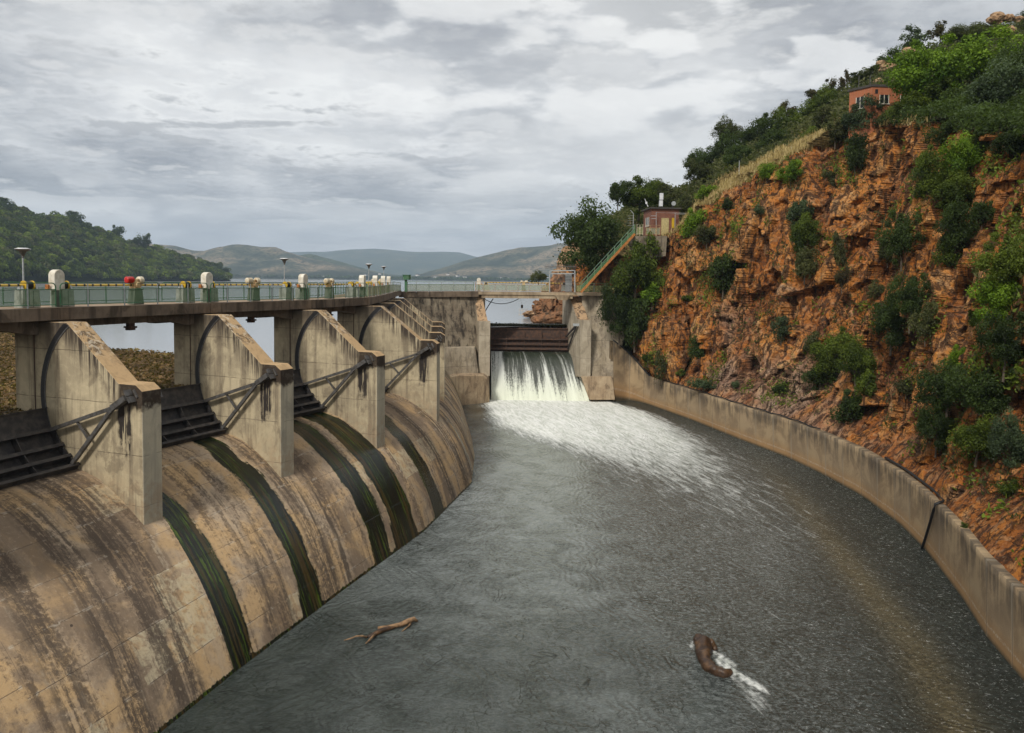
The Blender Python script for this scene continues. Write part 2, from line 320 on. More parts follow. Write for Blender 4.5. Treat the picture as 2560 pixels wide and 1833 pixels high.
def rock_mat():
    m, t = newmat('cliff_rock')
    pos = t.node('ShaderNodeNewGeometry').outputs['Position']
    cell = t.node('ShaderNodeAttribute', attribute_name='cell').outputs['Fac']
    soil = t.node('ShaderNodeAttribute', attribute_name='soil').outputs['Fac']
    pink = t.node('ShaderNodeAttribute', attribute_name='pink').outputs['Fac']
    big = t.noise(pos, .13, 5, .6, .6); mid1 = t.noise(pos, .9, 7, .65, .6); fine = t.noise(pos, 5.5, 9, .72, .4)
    cc = t.math('ADD', t.math('MULTIPLY', cell, .55), t.math('MULTIPLY', mid1, .55))
    oc = t.ramp(cc, [(.22, (.085, .030, .012)), (.38, (.23, .075, .020)), (.52, (.40, .135, .025)), (.66, (.52, .205, .042)), (.82, (.54, .31, .13))])
    pc = t.ramp(cc, [(.22, (.14, .08, .055)), (.45, (.28, .165, .11)), (.65, (.38, .25, .17)), (.85, (.44, .32, .235))])
    pm = t.smooth(t.math('ADD', pink, t.math('MULTIPLY', t.math('SUBTRACT', big, .5), 1.6)), .35, .75)
    c = t.mix(pm, oc, pc)
    vb = t.node('ShaderNodeTexVoronoi', {'Vector': t.vadd(t.vscale(pos, (1., 1., 1.5)), t.vscale(t.node('ShaderNodeTexNoise', {'Vector': pos, 'Scale': 1.6, 'Detail': 4.}).outputs['Color'], (1.1, 1.1, .8))), 'Scale': 2.1})
    vbs = t.node('ShaderNodeSeparateXYZ', {0: vb.outputs['Color']}).outputs
    c = t.mix(t.math('MULTIPLY', t.smooth(vbs[0], .6, 1.), .4), c, (.50, .31, .16))
    c = t.mix(t.math('MULTIPLY', t.smooth(vbs[1], .6, 1.), .55), c, (.13, .065, .038))
    c = t.mix(t.math('MULTIPLY', t.smooth(t.noise(pos, .35, 5, .6), .52, .66), .35), c, (.24, .14, .085))
    c = t.mix(t.math('MULTIPLY', t.smooth(t.noise(t.vscale(t.vadd(pos, (11, 4, 2)), (1, 1, .4)), .5, 7, .65, .5), .56, .66), .4), c, (.58, .37, .19))
    vst = t.noise(t.vscale(pos, (1.5, 1.5, .16)), 1.0, 7, .65, .5)
    c = t.mix(t.math('MULTIPLY', t.smooth(vst, .48, .57), .85), c, (.040, .020, .012))
    c = t.mix(t.math('MULTIPLY', t.smooth(fine, .52, .7), .4), c, (.09, .052, .03))
    c = t.mix(t.math('MULTIPLY', t.smooth(t.noise(pos, 3.1, 8, .75, .8), .56, .68), .4), c, (.46, .33, .21))
    # fractures
    wv = t.vadd(pos, t.vscale(t.node('ShaderNodeTexNoise', {'Vector': pos, 'Scale': .8, 'Detail': 5.}).outputs['Color'], (2.2, 2.2, 1.4)))
    v1 = t.node('ShaderNodeTexVoronoi', {'Vector': t.vscale(wv, (1.0, 1.0, 1.5)), 'Scale': 1.1}, feature='DISTANCE_TO_EDGE').outputs['Distance']
    v2 = t.node('ShaderNodeTexVoronoi', {'Vector': t.vscale(wv, (1.0, 1.0, 1.2)), 'Scale': 3.0}, feature='DISTANCE_TO_EDGE').outputs['Distance']
    cr = t.math('MULTIPLY', t.math('MAXIMUM', t.smooth(v1, .05, .005), t.math('MULTIPLY', t.smooth(v2, .06, .005), .6)), t.smooth(mid1, .42, .58))
    c = t.mix(t.math('MULTIPLY', cr, .75), c, (.035, .02, .014))
    # lichen/soil and dry ground
    gn = t.noise(pos, 2.2, 7, .7)
    sc = t.ramp(gn, [(.35, (.10, .085, .035)), (.5, (.26, .185, .07)), (.62, (.36, .27, .12)), (.75, (.07, .09, .025))])
    sc = t.mix(t.smooth(pink, -.2, -.8), sc, (.045, .045, .018))  # soil below the lip trees darkened, their shadow put into its colour
    sm = t.smooth(t.math('ADD', soil, t.math('MULTIPLY', t.math('SUBTRACT', mid1, .5), .8)), .4, .65)
    c = t.mix(sm, c, sc)
    h = t.math('ADD', t.math('MULTIPLY', fine, .6), t.math('ADD', mid1, t.math('ADD', t.math('MULTIPLY', cr, -.8), t.math('MULTIPLY', vbs[2], .45))))
    t.out(t.bsdf(c, .9, t.bump(h, 1.0, .22), **{'Specular IOR Level': .2})); MAT['cliff_rock'] = m
rock_mat()

def leaf_mat(name, dark, light, tip=None, trans=.35):
    m, t = newmat(name)
    a = t.node('ShaderNodeAttribute', attribute_name='tint').outputs['Fac']
    oi = t.node('ShaderNodeObjectInfo').outputs['Random']
    f = t.math('ADD', a, t.math('MULTIPLY', t.math('SUBTRACT', oi, .5), .3))
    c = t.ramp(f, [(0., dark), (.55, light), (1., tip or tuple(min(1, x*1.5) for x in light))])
    d = t.bsdf(c, .6, None, **{'Specular IOR Level': .25})
    tr = t.node('ShaderNodeBsdfTranslucent', {'Color': t.mix(.5, c, (.16, .24, .02))}).outputs[0]
    t.out(t.node('ShaderNodeMixShader', {0: trans, 1: d, 2: tr}).outputs[0]); MAT[name] = m
leaf_mat('leaf_dark', (.012, .022, .006), (.045, .072, .014))
leaf_mat('leaf_mid', (.018, .034, .005), (.11, .15, .016))
leaf_mat('leaf_bright', (.04, .09, .004), (.17, .28, .015), (.32, .44, .04))
leaf_mat('leaf_olive', (.03, .036, .012), (.09, .095, .032))
leaf_mat('leaf_grey', (.028, .045, .022), (.08, .115, .052))
leaf_mat('leaf_brown', (.03, .025, .012), (.085, .062, .026))
leaf_mat('dry_grass', (.24, .17, .055), (.50, .37, .15), (.66, .52, .26))
leaf_mat('hyacinth_leaf', (.065, .036, .014), (.21, .125, .05), (.30, .26, .06), .2)
simple('bark', (.11, .085, .06), .9, bump=.4)
simple('pale_bark', (.22, .18, .13), .9, bump=.4)
simple('black_steel', (.035, .033, .034), .55, .2, .1, 3, .2, (.075, .066, .06))
simple('rust_steel', (.05, .032, .025), .7, .2, .1, 3, .2, (.11, .055, .032))
simple('grey_steel', (.14, .135, .13), .5, .4, .1, 4, .1, (.08, .07, .06))
simple('seal_rubber', (.02, .019, .02), .5)
simple('green_paint', (.03, .14, .06), .45, 0, .12, 5, 0, (.10, .15, .09))
simple('pale_green_paint', (.17, .26, .13), .5, 0, .1, 5)
simple('galvanised', (.42, .44, .44), .45, .3, .08, 8)
simple('cream_paint', (.62, .56, .42), .5, 0, .05, 4, 0, (.45, .34, .2))
simple('rusty_cream', (.55, .42, .22), .6, 0, .05, 3, 0, (.28, .12, .04))
simple('white_paint', (.72, .68, .58), .45, 0, .04, 3, 0, (.55, .49, .38))
simple('red_paint', (.5, .02, .015), .3, 0, .1, 4)
simple('orange_paint', (.5, .2, .05), .6, 0, .1, 4, 0, (.28, .1, .03))
simple('yellow_paint', (.62, .4, .03), .4, 0, .1, 4)
simple('black_rubber', (.015, .015, .016), .5)
simple('grey_pedestal', (.42, .43, .38), .85, 0, .1, 3, .2, (.27, .28, .24))
simple('green_pedestal', (.15, .17, .13), .8, 0, .1, 3, .1)
simple('dark_glass', (.015, .017, .02), .15)
simple('roof_sheet', (.06, .052, .045), .8, 0, .1, 2)
simple('door_cream', (.52, .42, .2), .6, 0, .1, 5)
simple('wet_wood', (.036, .020, .012), .4, 0, .1, 2.2, .9, (.12, .065, .03))
simple('pale_wood', (.30, .18, .09), .6, 0, .1, 5, .6, (.10, .06, .03))
simple('lamp_white', (.75, .76, .77), .3)
simple('house_white', (.75, .72, .66), .7)
simple('boulder_rock', (.40, .26, .15), .9, 0, .15, 1.1, .9, (.20, .11, .05))
simple('shore_rock', (.27, .13, .06), .9, 0, .15, 1.1, .9, (.07, .045, .025))

def stripe_mat():
    m, t = newmat('striped_shaft')
    p = t.node('ShaderNodeTexCoord').outputs['Object']; s = t.node('ShaderNodeSeparateXYZ', {0: p}).outputs
    f = t.math('FRACT', t.math('DIVIDE', s[1], .47))
    c = t.mix(t.smooth(f, .74, .76), (.62, .42, .07), (.03, .022, .015))
    t.out(t.bsdf(c, .45)); MAT['striped_shaft'] = m
stripe_mat()
def brick_mat(name, a, b, scale):
    m, t = newmat(name)
    p = t.node('ShaderNodeTexCoord').outputs['Object']; s = t.node('ShaderNodeSeparateXYZ', {0: p}).outputs
    v = t.node('ShaderNodeCombineXYZ', {0: t.math('ADD', s[0], s[1]), 1: s[2], 2: 0.}).outputs[0]
    br = t.node('ShaderNodeTexBrick', {'Vector': v, 'Color1': a, 'Color2': b, 'Mortar': (.3, .2, .14), 'Scale': scale, 'Mortar Size': .012, 'Bias': 0., 'Brick Width': .5, 'Row Height': .17})
    n = t.noise(p, 1.2, 6, .6)
    c = t.mix(t.math('MULTIPLY', t.smooth(n, .45, .7), .5), br.outputs[0], tuple(x*.6 for x in a))
    t.out(t.bsdf(c, .85)); MAT[name] = m
brick_mat('orange_brick', (.42, .13, .045), (.36, .10, .035), 1.6)
brick_mat('red_brick', (.21, .07, .04), (.15, .05, .03), 1.6)

def mesh_panel(name, col, a):
    m, t = newmat(name)
    d = t.bsdf(col, .5); tr = t.node('ShaderNodeBsdfTransparent').outputs[0]
    t.out(t.node('ShaderNodeMixShader', {0: a, 1: tr, 2: d}).outputs[0]); MAT[name] = m
mesh_panel('wire_mesh', (.11, .24, .11), .28)
mesh_panel('pale_wire_mesh', (.33, .36, .24), .40)
mesh_panel('yellow_wire_mesh', (.32, .34, .15), .5)

def water_mat():
    # tail pool
    m, t = newmat('pool_water')
    pos = t.node('ShaderNodeNewGeometry').outputs['Position']
    foam = t.node('ShaderNodeAttribute', attribute_name='foam').outputs['Fac']
    chop = t.node('ShaderNodeAttribute', attribute_name='chop').outputs['Fac']
    flow = t.node('ShaderNodeUVMap').outputs[0]
    fl = t.vscale(flow, (1., 1., 1.))
    r1 = t.noise(pos, 3.4, 8, .72, .7); r2 = t.noise(pos, .55, 5, .6, .8)
    r3 = t.noise(pos, 9.5, 6, .75, .5)
    ln = t.node('ShaderNodeTexNoise', {'Vector': t.vscale(pos, (.34, .34, .34)), 'Scale': 1.0, 'Detail': 3., 'Distortion': 1.6}).outputs[0]
    ln2 = t.node('ShaderNodeTexNoise', {'Vector': t.vscale(pos, (.75, .75, .75)), 'Scale': 1.0, 'Detail': 4., 'Distortion': 2.2}).outputs[0]
    line = t.math('MAXIMUM', t.smooth(t.math('ABSOLUTE', t.math('SUBTRACT', ln, .5)), .012, .0), t.smooth(t.math('ABSOLUTE', t.math('SUBTRACT', ln2, .52)), .012, .0))
    line = t.math('MULTIPLY', line, t.smooth(t.noise(pos, .45, 4), .46, .58))
    sp = t.noise(t.vscale(pos, (.8, 1.3, 1.)), 6.2, 7, .8, 1.0)
    fs = t.noise(t.vscale(fl, (1.6, .22, 1)), 1.5, 8, .7, .8)
    f1 = t.math('ADD', t.math('MULTIPLY', foam, 1.32), t.math('MULTIPLY', t.math('SUBTRACT', fs, .5), t.math('SUBTRACT', 2.0, t.math('MULTIPLY', foam, 1.15))))
    f1 = t.math('ADD', f1, t.math('MULTIPLY', t.math('SUBTRACT', sp, .5), t.math('SUBTRACT', 1.5, t.math('MULTIPLY', foam, .9))))
    fm = t.smooth(f1, .22, 1.12)
    th = t.math('SUBTRACT', .645, t.math('MULTIPLY', chop, .115))
    spk = t.math('MULTIPLY', t.smooth(t.math('SUBTRACT', sp, th), .0, .09), .55)
    fm = t.math('MAXIMUM', fm, spk)
    fm = t.math('MULTIPLY', fm, t.smooth(t.math('ADD', foam, chop), .0, .12))
    murk_sheen = t.node('ShaderNodeAttribute', attribute_name='murk_sheen').outputs['Fac']
    brown_sheen = t.node('ShaderNodeAttribute', attribute_name='brown_sheen').outputs['Fac']
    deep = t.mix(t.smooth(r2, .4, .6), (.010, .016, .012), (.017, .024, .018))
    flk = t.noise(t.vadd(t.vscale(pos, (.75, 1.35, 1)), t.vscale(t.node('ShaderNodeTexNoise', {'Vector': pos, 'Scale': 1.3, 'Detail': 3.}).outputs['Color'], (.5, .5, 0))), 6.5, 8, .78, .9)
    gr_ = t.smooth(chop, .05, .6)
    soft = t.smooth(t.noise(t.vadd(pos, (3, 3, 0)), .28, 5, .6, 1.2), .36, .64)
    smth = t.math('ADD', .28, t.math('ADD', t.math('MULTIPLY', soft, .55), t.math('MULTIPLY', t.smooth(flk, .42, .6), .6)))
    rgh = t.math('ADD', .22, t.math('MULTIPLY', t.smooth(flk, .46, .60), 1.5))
    mk = t.math('MULTIPLY', murk_sheen, t.math('ADD', t.math('MULTIPLY', rgh, gr_), t.math('MULTIPLY', smth, t.math('SUBTRACT', 1., gr_))))
    deep = t.mix(mk, deep, (.44, .48, .475))  # pale ripple flecks and sky sheen painted into the water colour
    deep = t.mix(t.math('MULTIPLY', brown_sheen, t.smooth(flk, .3, .7)), deep, (.27, .20, .085))  # brown reflection of the cliff, mixed into the water colour
    deep = t.mix(t.math('MULTIPLY', line, .7), deep, (.008, .012, .009))  # ripple lines painted dark, standing in for the shading of wavelets
    fcol = t.mix(t.smooth(t.math('ADD', t.math('MULTIPLY', sp, .4), t.math('MULTIPLY', fs, .6)), .42, .56), (.62, .65, .58), (.90, .91, .87))
    c = t.mix(fm, deep, fcol)
    h = t.math('ADD', t.math('MULTIPLY', r1, .55), t.math('ADD', t.math('MULTIPLY', r2, .9), t.math('MULTIPLY', r3, .22)))
    h = t.math('ADD', h, t.math('MULTIPLY', line, .16))
    h = t.math('ADD', h, t.math('MULTIPLY', t.math('MULTIPLY', sp, chop), .5))
    wv = t.node('ShaderNodeTexWave', {'Vector': t.vadd(pos, t.vscale(t.node('ShaderNodeTexNoise', {'Vector': pos, 'Scale': .22, 'Detail': 4.}).outputs['Color'], (7., 7., 0))), 'Scale': .55, 'Distortion': 3.0, 'Detail': 3., 'Detail Scale': 1.6}); wv.wave_profile = 'SIN'
    h = t.math('MULTIPLY', t.math('ADD', h, t.math('MULTIPLY', wv.outputs[1], .30)), t.math('ADD', .42, t.math('MULTIPLY', gr_, .58)))
    rough = t.math('ADD', .07, t.math('MULTIPLY', fm, .6))
    t.out(t.bsdf(c, rough, t.bump(h, 1.0, .30), **{'Specular IOR Level': .5, 'IOR': 1.33})); MAT['pool_water'] = m
    # lake
    m, t = newmat('lake_water')
    pos = t.node('ShaderNodeNewGeometry').outputs['Position']
    n = t.noise(t.vscale(pos, (.5, 1.3, 1)), .9, 5, .6, .5)
    n2 = t.noise(t.vscale(pos, (.02, .05, 1)), 1, 3)
    c = t.mix(n2, (.30, .31, .32), (.36, .37, .38))
    t.out(t.bsdf(c, .12, t.bump(n, .3, .04), **{'IOR': 1.33})); MAT['lake_water'] = m
    # falling water
    m, t = newmat('falling_water')
    uv = t.node('ShaderNodeUVMap').outputs[0]; s = t.node('ShaderNodeSeparateXYZ', {0: uv}).outputs
    a = t.noise(t.vscale(uv, (1.0, .035, 1)), 1.15, 5, .62, .25)
    b = t.noise(t.vscale(uv, (5.5, .18, 1)), 1.6, 8, .72, .4)
    e = t.noise(t.vscale(uv, (3, 1.2, 1)), 3, 8, .78, .6)
    v = s[1]
    lf = t.smooth(s[0], 2.6, .8)
    f = t.math('ADD', t.math('MULTIPLY', a, 1.3), t.math('MULTIPLY', b, .8))
    f = t.math('ADD', f, t.math('MULTIPLY', t.math('SUBTRACT', e, .5), t.math('MULTIPLY', v, .14)))
    f = t.math('ADD', f, t.math('ADD', t.math('MULTIPLY', t.math('MULTIPLY', lf, e), .62), t.math('MULTIPLY', t.math('POWER', t.math('DIVIDE', v, 8.2), 2.2), .5)))
    wm = t.smooth(f, 1.13, 1.4)
    dc = t.mix(b, (.012, .017, .012), (.04, .05, .03))
    wc = t.mix(t.smooth(v, 3, 8), (.72, .74, .70), (.78, .82, .68))
    c = t.mix(t.math('MULTIPLY', wm, .95), dc, wc)
    t.out(t.bsdf(c, t.math('ADD', .25, t.math('MULTIPLY', wm, .4)), t.bump(t.math('ADD', b, e), .7, .1))); MAT['falling_water'] = m
water_mat()

def hill_mat(name, a, b, c_, d, sc):
    m, t = newmat(name)
    pos = t.node('ShaderNodeNewGeometry').outputs['Position']
    n = t.noise(pos, sc, 8, .62, .5); n2 = t.noise(pos, sc*16, 7, .8)
    z = t.node('ShaderNodeSeparateXYZ', {0: pos}).outputs[2]
    c = t.ramp(n, [(.36, a), (.46, b), (.56, c_), (.68, d)])
    c = t.mix(t.smooth(n2, .49, .56), c, tuple(x*.7 for x in a))
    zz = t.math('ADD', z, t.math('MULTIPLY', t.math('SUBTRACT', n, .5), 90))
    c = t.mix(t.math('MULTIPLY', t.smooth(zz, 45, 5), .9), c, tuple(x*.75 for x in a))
    t.out(t.bsdf(c, .95, t.bump(n2, .6, 6), **{'Specular IOR Level': .1})); MAT[name] = m
hill_mat('dry_hill', (.035, .05, .032), (.10, .105, .065), (.23, .185, .12), (.33, .25, .17), .004)
hill_mat('green_hill', (.04, .06, .03), (.06, .08, .035), (.09, .1, .045), (.2, .17, .09), .004)
hill_mat('wood_ground', (.02, .03, .01), (.03, .04, .014), (.04, .05, .018), (.05, .06, .02), .03)

# ------------------------------------------------------------------ mesh helpers
def tag(o, label=None, cat=None, group=None, kind=None):
    if label: o['label'] = label
    if cat: o['category'] = cat
    if group: o['group'] = group
    if kind: o['kind'] = kind
    return o
def empty(name, loc=(0, 0, 0), rz=0., label=None, cat=None, group=None):
    o = bpy.data.objects.new(name, None); COL.objects.link(o); o.location = loc; o.rotation_euler = (0, 0, rz)
    o.empty_display_size = .3
    return tag(o, label, cat, group)
def link(name, me, mat=None, parent=None, smooth=False):  # link a mesh
    o = bpy.data.objects.new(name, me); COL.objects.link(o)
    if mat: me.materials.append(MAT[mat])
    if parent: o.parent = parent
    if smooth: me.polygons.foreach_set('use_smooth', [True]*len(me.polygons))
    return o
class MB:
    def __init__(s): s.v = []; s.f = []
    def add(s, vs, fs):
        n = len(s.v); s.v += [tuple(map(float, p)) for p in vs]; s.f += [tuple(i+n for i in f) for f in fs]; return s
    def box(s, c, d, rz=0., M=None):
        x, y, z = (k/2 for k in d); vs = [Vector((i*x, j*y, k*z)) for i in (-1, 1) for j in (-1, 1) for k in (-1, 1)]
        rot = M if M is not None else Matrix.Rotation(rz, 3, 'Z'); vs = [rot @ p + Vector(c) for p in vs]
        return s.add(vs, [(0, 1, 3, 2), (4, 6, 7, 5), (0, 4, 5, 1), (2, 3, 7, 6), (0, 2, 6, 4), (1, 5, 7, 3)])
    def bar(s, a, b, w_, h, up=(0, 0, 1)):
        a = Vector(a); b = Vector(b); d = (b-a); L = d.length; d.normalize(); u = Vector(up)
        sd_ = d.cross(u)
        if sd_.length < 1e-4: sd_ = d.cross(Vector((1, 0, 0)))
        sd_.normalize(); u = sd_.cross(d)
        M = Matrix((d, sd_, u)).transposed()
        return s.box((a+b)/2, (L, w_, h), M=M)
    def tube(s, pts, rad, n=8, cap=True):
        pts = [Vector(p) for p in pts]; k = len(pts)
        rad = rad if isinstance(rad, (list, tuple)) else [rad]*k
        vs = []; ref = None
        for i, p in enumerate(pts):
            d = (pts[min(i+1, k-1)]-pts[max(i-1, 0)]).normalized()
            if ref is None: ref = Vector((0, 0, 1)) if abs(d.z) < .9 else Vector((1, 0, 0))
            a = d.cross(ref).normalized(); b = d.cross(a); ref = -b if False else ref
            for j in range(n):
                th = 2*math.pi*j/n; vs.append(p+a*math.cos(th)*rad[i]+b*math.sin(th)*rad[i])
        fs = [(i*n+j, i*n+(j+1) % n, (i+1)*n+(j+1) % n, (i+1)*n+j) for i in range(k-1) for j in range(n)]
        if cap: fs += [tuple(range(n))[::-1], tuple((k-1)*n+j for j in range(n))]
        return s.add(vs, fs)
    def prism(s, poly, fn0, fn1):
        n = len(poly); vs = [fn0(*p) for p in poly]+[fn1(*p) for p in poly]
        return s.add(vs, [tuple(range(n)), tuple(range(2*n-1, n-1, -1))]+[(i, i+n, (i+1) % n+n, (i+1) % n) for i in range(n)])
    def strip(s, A, B):      # quad strip between two polylines
        n = len(A); return s.add(list(A)+list(B), [(i, i+1, n+i+1, n+i) for i in range(n-1)])
    def slab(s, A, B, off):  # thick sheet between polylines, off = vector
        o = Vector(off); n = len(A); A = [Vector(p) for p in A]; B = [Vector(p) for p in B]
        vs = A+B+[p+o for p in A]+[p+o for p in B]
        fs = [(i, i+1, n+i+1, n+i) for i in range(n-1)]+[(2*n+i, 3*n+i, 3*n+i+1, 2*n+i+1) for i in range(n-1)]
        fs += [(i, 2*n+i, 2*n+i+1, i+1) for i in range(n-1)]+[(n+i, n+i+1, 3*n+i+1, 3*n+i) for i in range(n-1)]
        fs += [(0, n, 3*n, 2*n), (n-1, 3*n-1, 4*n-1, 2*n-1)]
        return s.add(vs, fs)
    def build(s, name, mat, parent=None, smooth=False, bevel=0.):
        me = bpy.data.meshes.new(name); me.from_pydata(s.v, [], s.f)
        bm = bmesh.new(); bm.from_mesh(me); bmesh.ops.recalc_face_normals(bm, faces=bm.faces); bm.to_mesh(me); bm.free()
        o = link(name, me, mat, parent, smooth)
        if bevel:
            b = o.modifiers.new('bevel', 'BEVEL'); b.width = bevel; b.segments = 2; b.limit_method = 'ANGLE'
        return o
def grid_mesh(name, P, uv=None, attrs=None, mat=None, parent=None, smooth=True, flip=False):
    nr, nc = P.shape[:2]; me = bpy.data.meshes.new(name)
    idx = np.arange(nr*nc).reshape(nr, nc)
    q = np.stack([idx[:-1, :-1], idx[:-1, 1:], idx[1:, 1:], idx[1:, :-1]], -1).reshape(-1, 4)
    if flip: q = q[:, ::-1]
    me.vertices.add(nr*nc); me.vertices.foreach_set('co', P.reshape(-1).astype(np.float32))
    me.loops.add(q.size); me.loops.foreach_set('vertex_index', q.reshape(-1).astype(np.int32))
    me.polygons.add(len(q)); me.polygons.foreach_set('loop_start', np.arange(0, q.size, 4, dtype=np.int32))
    me.polygons.foreach_set('loop_total', np.full(len(q), 4, dtype=np.int32))
    me.update(); me.validate()
    if uv is not None:
        l = me.uv_layers.new(name='UVMap'); l.data.foreach_set('uv', uv.reshape(-1, 2)[q.reshape(-1)].reshape(-1).astype(np.float32))
    for k, a in (attrs or {}).items():
        at_ = me.attributes.new(k, 'FLOAT', 'POINT'); at_.data.foreach_set('value', a.reshape(-1).astype(np.float32))
    return link(name, me, mat, parent, smooth)
def copy_tree(o, parent=None):
    c = o.copy(); COL.objects.link(c)
    if parent: c.parent = parent
    for ch in o.children: copy_tree(ch, c)
    return c
# numpy noise ------------------------------------------------------------
def hash3(i, j, k, s=0):
    h = (i*374761393+j*668265263+k*2147483647+s*1274126177) & 0xffffffff
    h = ((h ^ (h >> 13))*1274126177) & 0xffffffff; h = ((h ^ (h >> 16))*2246822519) & 0xffffffff
    return ((h ^ (h >> 15)) & 0xffffff)/float(0xffffff)
def vnoise(P, s=0):
    Pi = np.floor(P).astype(np.int64); f = P-Pi; f = f*f*(3-2*f); out = 0
    for a in (0, 1):
        for b in (0, 1):
            for c in (0, 1):
                wgt = (f[..., 0] if a else 1-f[..., 0])*(f[..., 1] if b else 1-f[..., 1])*(f[..., 2] if c else 1-f[..., 2])
                out = out+wgt*hash3(Pi[..., 0]+a, Pi[..., 1]+b, Pi[..., 2]+c, s)
    return out
def fbm(P, o=4, s=0):
    a = 0; amp = .5; tot = 0
    for i in range(o): a = a+amp*vnoise(P*(2**i), s+i); tot += amp; amp *= .5
    return a/tot
def cells(P, s=0):
    Pi = np.floor(P).astype(np.int64); best = np.full(P.shape[:-1], 9e9); val = np.zeros(P.shape[:-1]); rel = np.zeros(P.shape)
    for a in (-1, 0, 1):
        for b in (-1, 0, 1):
            for c in (-1, 0, 1):
                I = Pi+np.array([a, b, c]); q = np.stack([hash3(I[..., 0], I[..., 1], I[..., 2], s+k) for k in (1, 2, 3)], -1)
                d = P-(I+q); dd = (d**2).sum(-1); m = dd < best
                best = np.where(m, dd, best); val = np.where(m, hash3(I[..., 0], I[..., 1], I[..., 2], s+7), val); rel = np.where(m[..., None], d, rel)
    return val, rel
def interp(x, xs, ys): return np.interp(x, xs, ys)

# ------------------------------------------------------------------ dam stations
WL = -17.0; LAKE = -6.9
TIP = [(-22.6, 18.0), (-19.46, 26.65), (-16.43, 35.45), (-12.67, 44.0), (-8.71, 52.16), (-5.94, 62.72), (-6.32, 71.85), (-7.13, 81.08), (-7.92, 89.51), (-8.9, 99.0)]
HD = [18, 19, 21.8, 24.8, 20.3, 6.2, -3.7, -5.2, -6, -6]
def px2(x, y): p = at(x, y, z=WL); return (p[0], p[1])
TOE = [(-16.2, 15.0), (-14.0, 23.5), px2(587, 1681), px2(866, 1470), px2(1062, 1327), px2(1180, 1208), (-3.4, 72.2), (-4.2, 80.8), (-5.2, 89.3), (-6.3, 99.0)]
NS = len(TIP)
def st(k, s, t=0., z=0.):
    h = R(HD[k]); T = TIP[k]; d = (math.cos(h), -math.sin(h)); a = (math.sin(h), math.cos(h))
    return Vector((T[0]-s*d[0]+t*a[0], T[1]-s*d[1]+t*a[1], z))
TH = 1.1
PROF = [(9.6, -11.6), (7.4, -10.4), (5.8, -9.48), (4.8, -9.25), (3.9, -9.33), (2.8, -9.66), (1.7, -10.25), (.85, -10.85), (0, -11.5)]
PROF2 = [(.2, -12.15), (.42, -13.05), (.62, -14.1), (.82, -15.45), (1.0, -17.0), (1.15, -18.6)]
# ------------------------------------------------------------------ spillway slab
def station_curve(k):
    pts = [st(k, s, 0, z) for s, z in PROF]; T = TIP[k]; E = TOE[k]
    for w_, z in PROF2: pts.append(Vector((T[0]+(E[0]-T[0])*w_, T[1]+(E[1]-T[1])*w_, z)))
    return np.array(pts)
def resample(pts, n):
    # catmull-rom then uniform
    P = np.vstack([2*pts[0]-pts[1], pts, 2*pts[-1]-pts[-2]]); out = []
    for i in range(1, len(P)-2):
        for t_ in np.linspace(0, 1, 12, endpoint=False):
            a, b, c, d = P[i-1], P[i], P[i+1], P[i+2]
            out.append(.5*((2*b)+(-a+c)*t_+(2*a-5*b+4*c-d)*t_**2+(-a+3*b-3*c+d)*t_**3))
    out.append(pts[-1]); out = np.array(out)
    L = np.r_[0, np.cumsum(np.linalg.norm(np.diff(out, axis=0), axis=1))]
    q = np.linspace(0, L[-1], n); return np.stack([np.interp(q, L, out[:, i]) for i in range(3)], -1), q
NV = 110
curves = []; arcs = []
for k in range(NS):
    c, q = resample(station_curve(k), NV); curves.append(c); arcs.append(q)
SP = empty('spillway', (0, 0, 0), 0, 'long curved concrete spillway face streaked brown with green mossy water runs', 'spillway')
BANDS_WET = []   # (bay, t0, t1) fractions between stations at the nose line, filled below
WET = [(2, -.02, .135, .35, 1.0), (2, .58, .76, .0, 1.0), (3, .34, .54, .0, 1.), (3, .61, .90, .0, 1.), (4, .2, .36, .0, 1.0), (5, .3, .34, 0, 1), (6, .2, .26, 0, 1), (7, .35, .42, 0, 1), (8, .3, .8, 0, 1), (6, .6, .63, 0, 1)]
DARK = [(1, .1, .22), (1, .36, .5), (1, .55, .8), (2, .3, .36), (2, .44, .5), (2, .78, .95), (3, .02, .12), (4, .5, .62), (4, .8, .95), (5, .1, .2), (5, .6, .7), (6, .4, .5)]
ucum = 0.; ogee_bvh = []
for k in range(NS-1):
    L = math.dist(TIP[k], TIP[k+1]); n = max(12, int(L/.11))
    tt = np.linspace(0, 1, n)[:, None, None]
    P = (1-tt)*curves[k][None]+tt*curves[k+1][None]
    V = np.broadcast_to(arcs[k][None], (n, NV)); U = np.broadcast_to(np.linspace(ucum, ucum+L, n)[:, None], (n, NV))
    T2 = np.broadcast_to(np.linspace(0, 1, n)[:, None], (n, NV))
    vf = V/V.max(); wet = np.zeros((n, NV)); dark = np.zeros((n, NV))
    wig = (fbm(np.stack([V*.35, V*0, U*0+k], -1), 3)-.5)*.06 + (fbm(np.stack([V*.9, V*0, U*.4+k], -1), 3)-.5)*.03
    for b, a0, a1, v0, v1 in WET:
        if b != k: continue
        c0 = (a0+a1)/2; hw = (a1-a0)/2*(.75+.35*vf)
        wet = np.maximum(wet, np.clip((hw-np.abs(T2+wig*1.5-c0))/.05+.5, 0, 1)*(vf > v0))
    for b, a0, a1 in DARK:
        if b != k: continue
        c0 = (a0+a1)/2; hw = (a1-a0)/2
        dark = np.maximum(dark, np.clip((hw-np.abs(T2+wig*2-c0))/.05+.5, 0, 1))
    P = P.copy()
    wetline = np.clip((P[..., 2]-(-16.93))/.12, 0, 1); wet = np.maximum(wet, (1-wetline)*.9)
    o = grid_mesh('chute', P, np.stack([U, V], -1), {'wet': wet, 'dark': dark}, 'spillway_concrete', SP, flip=False)
    ucum += L
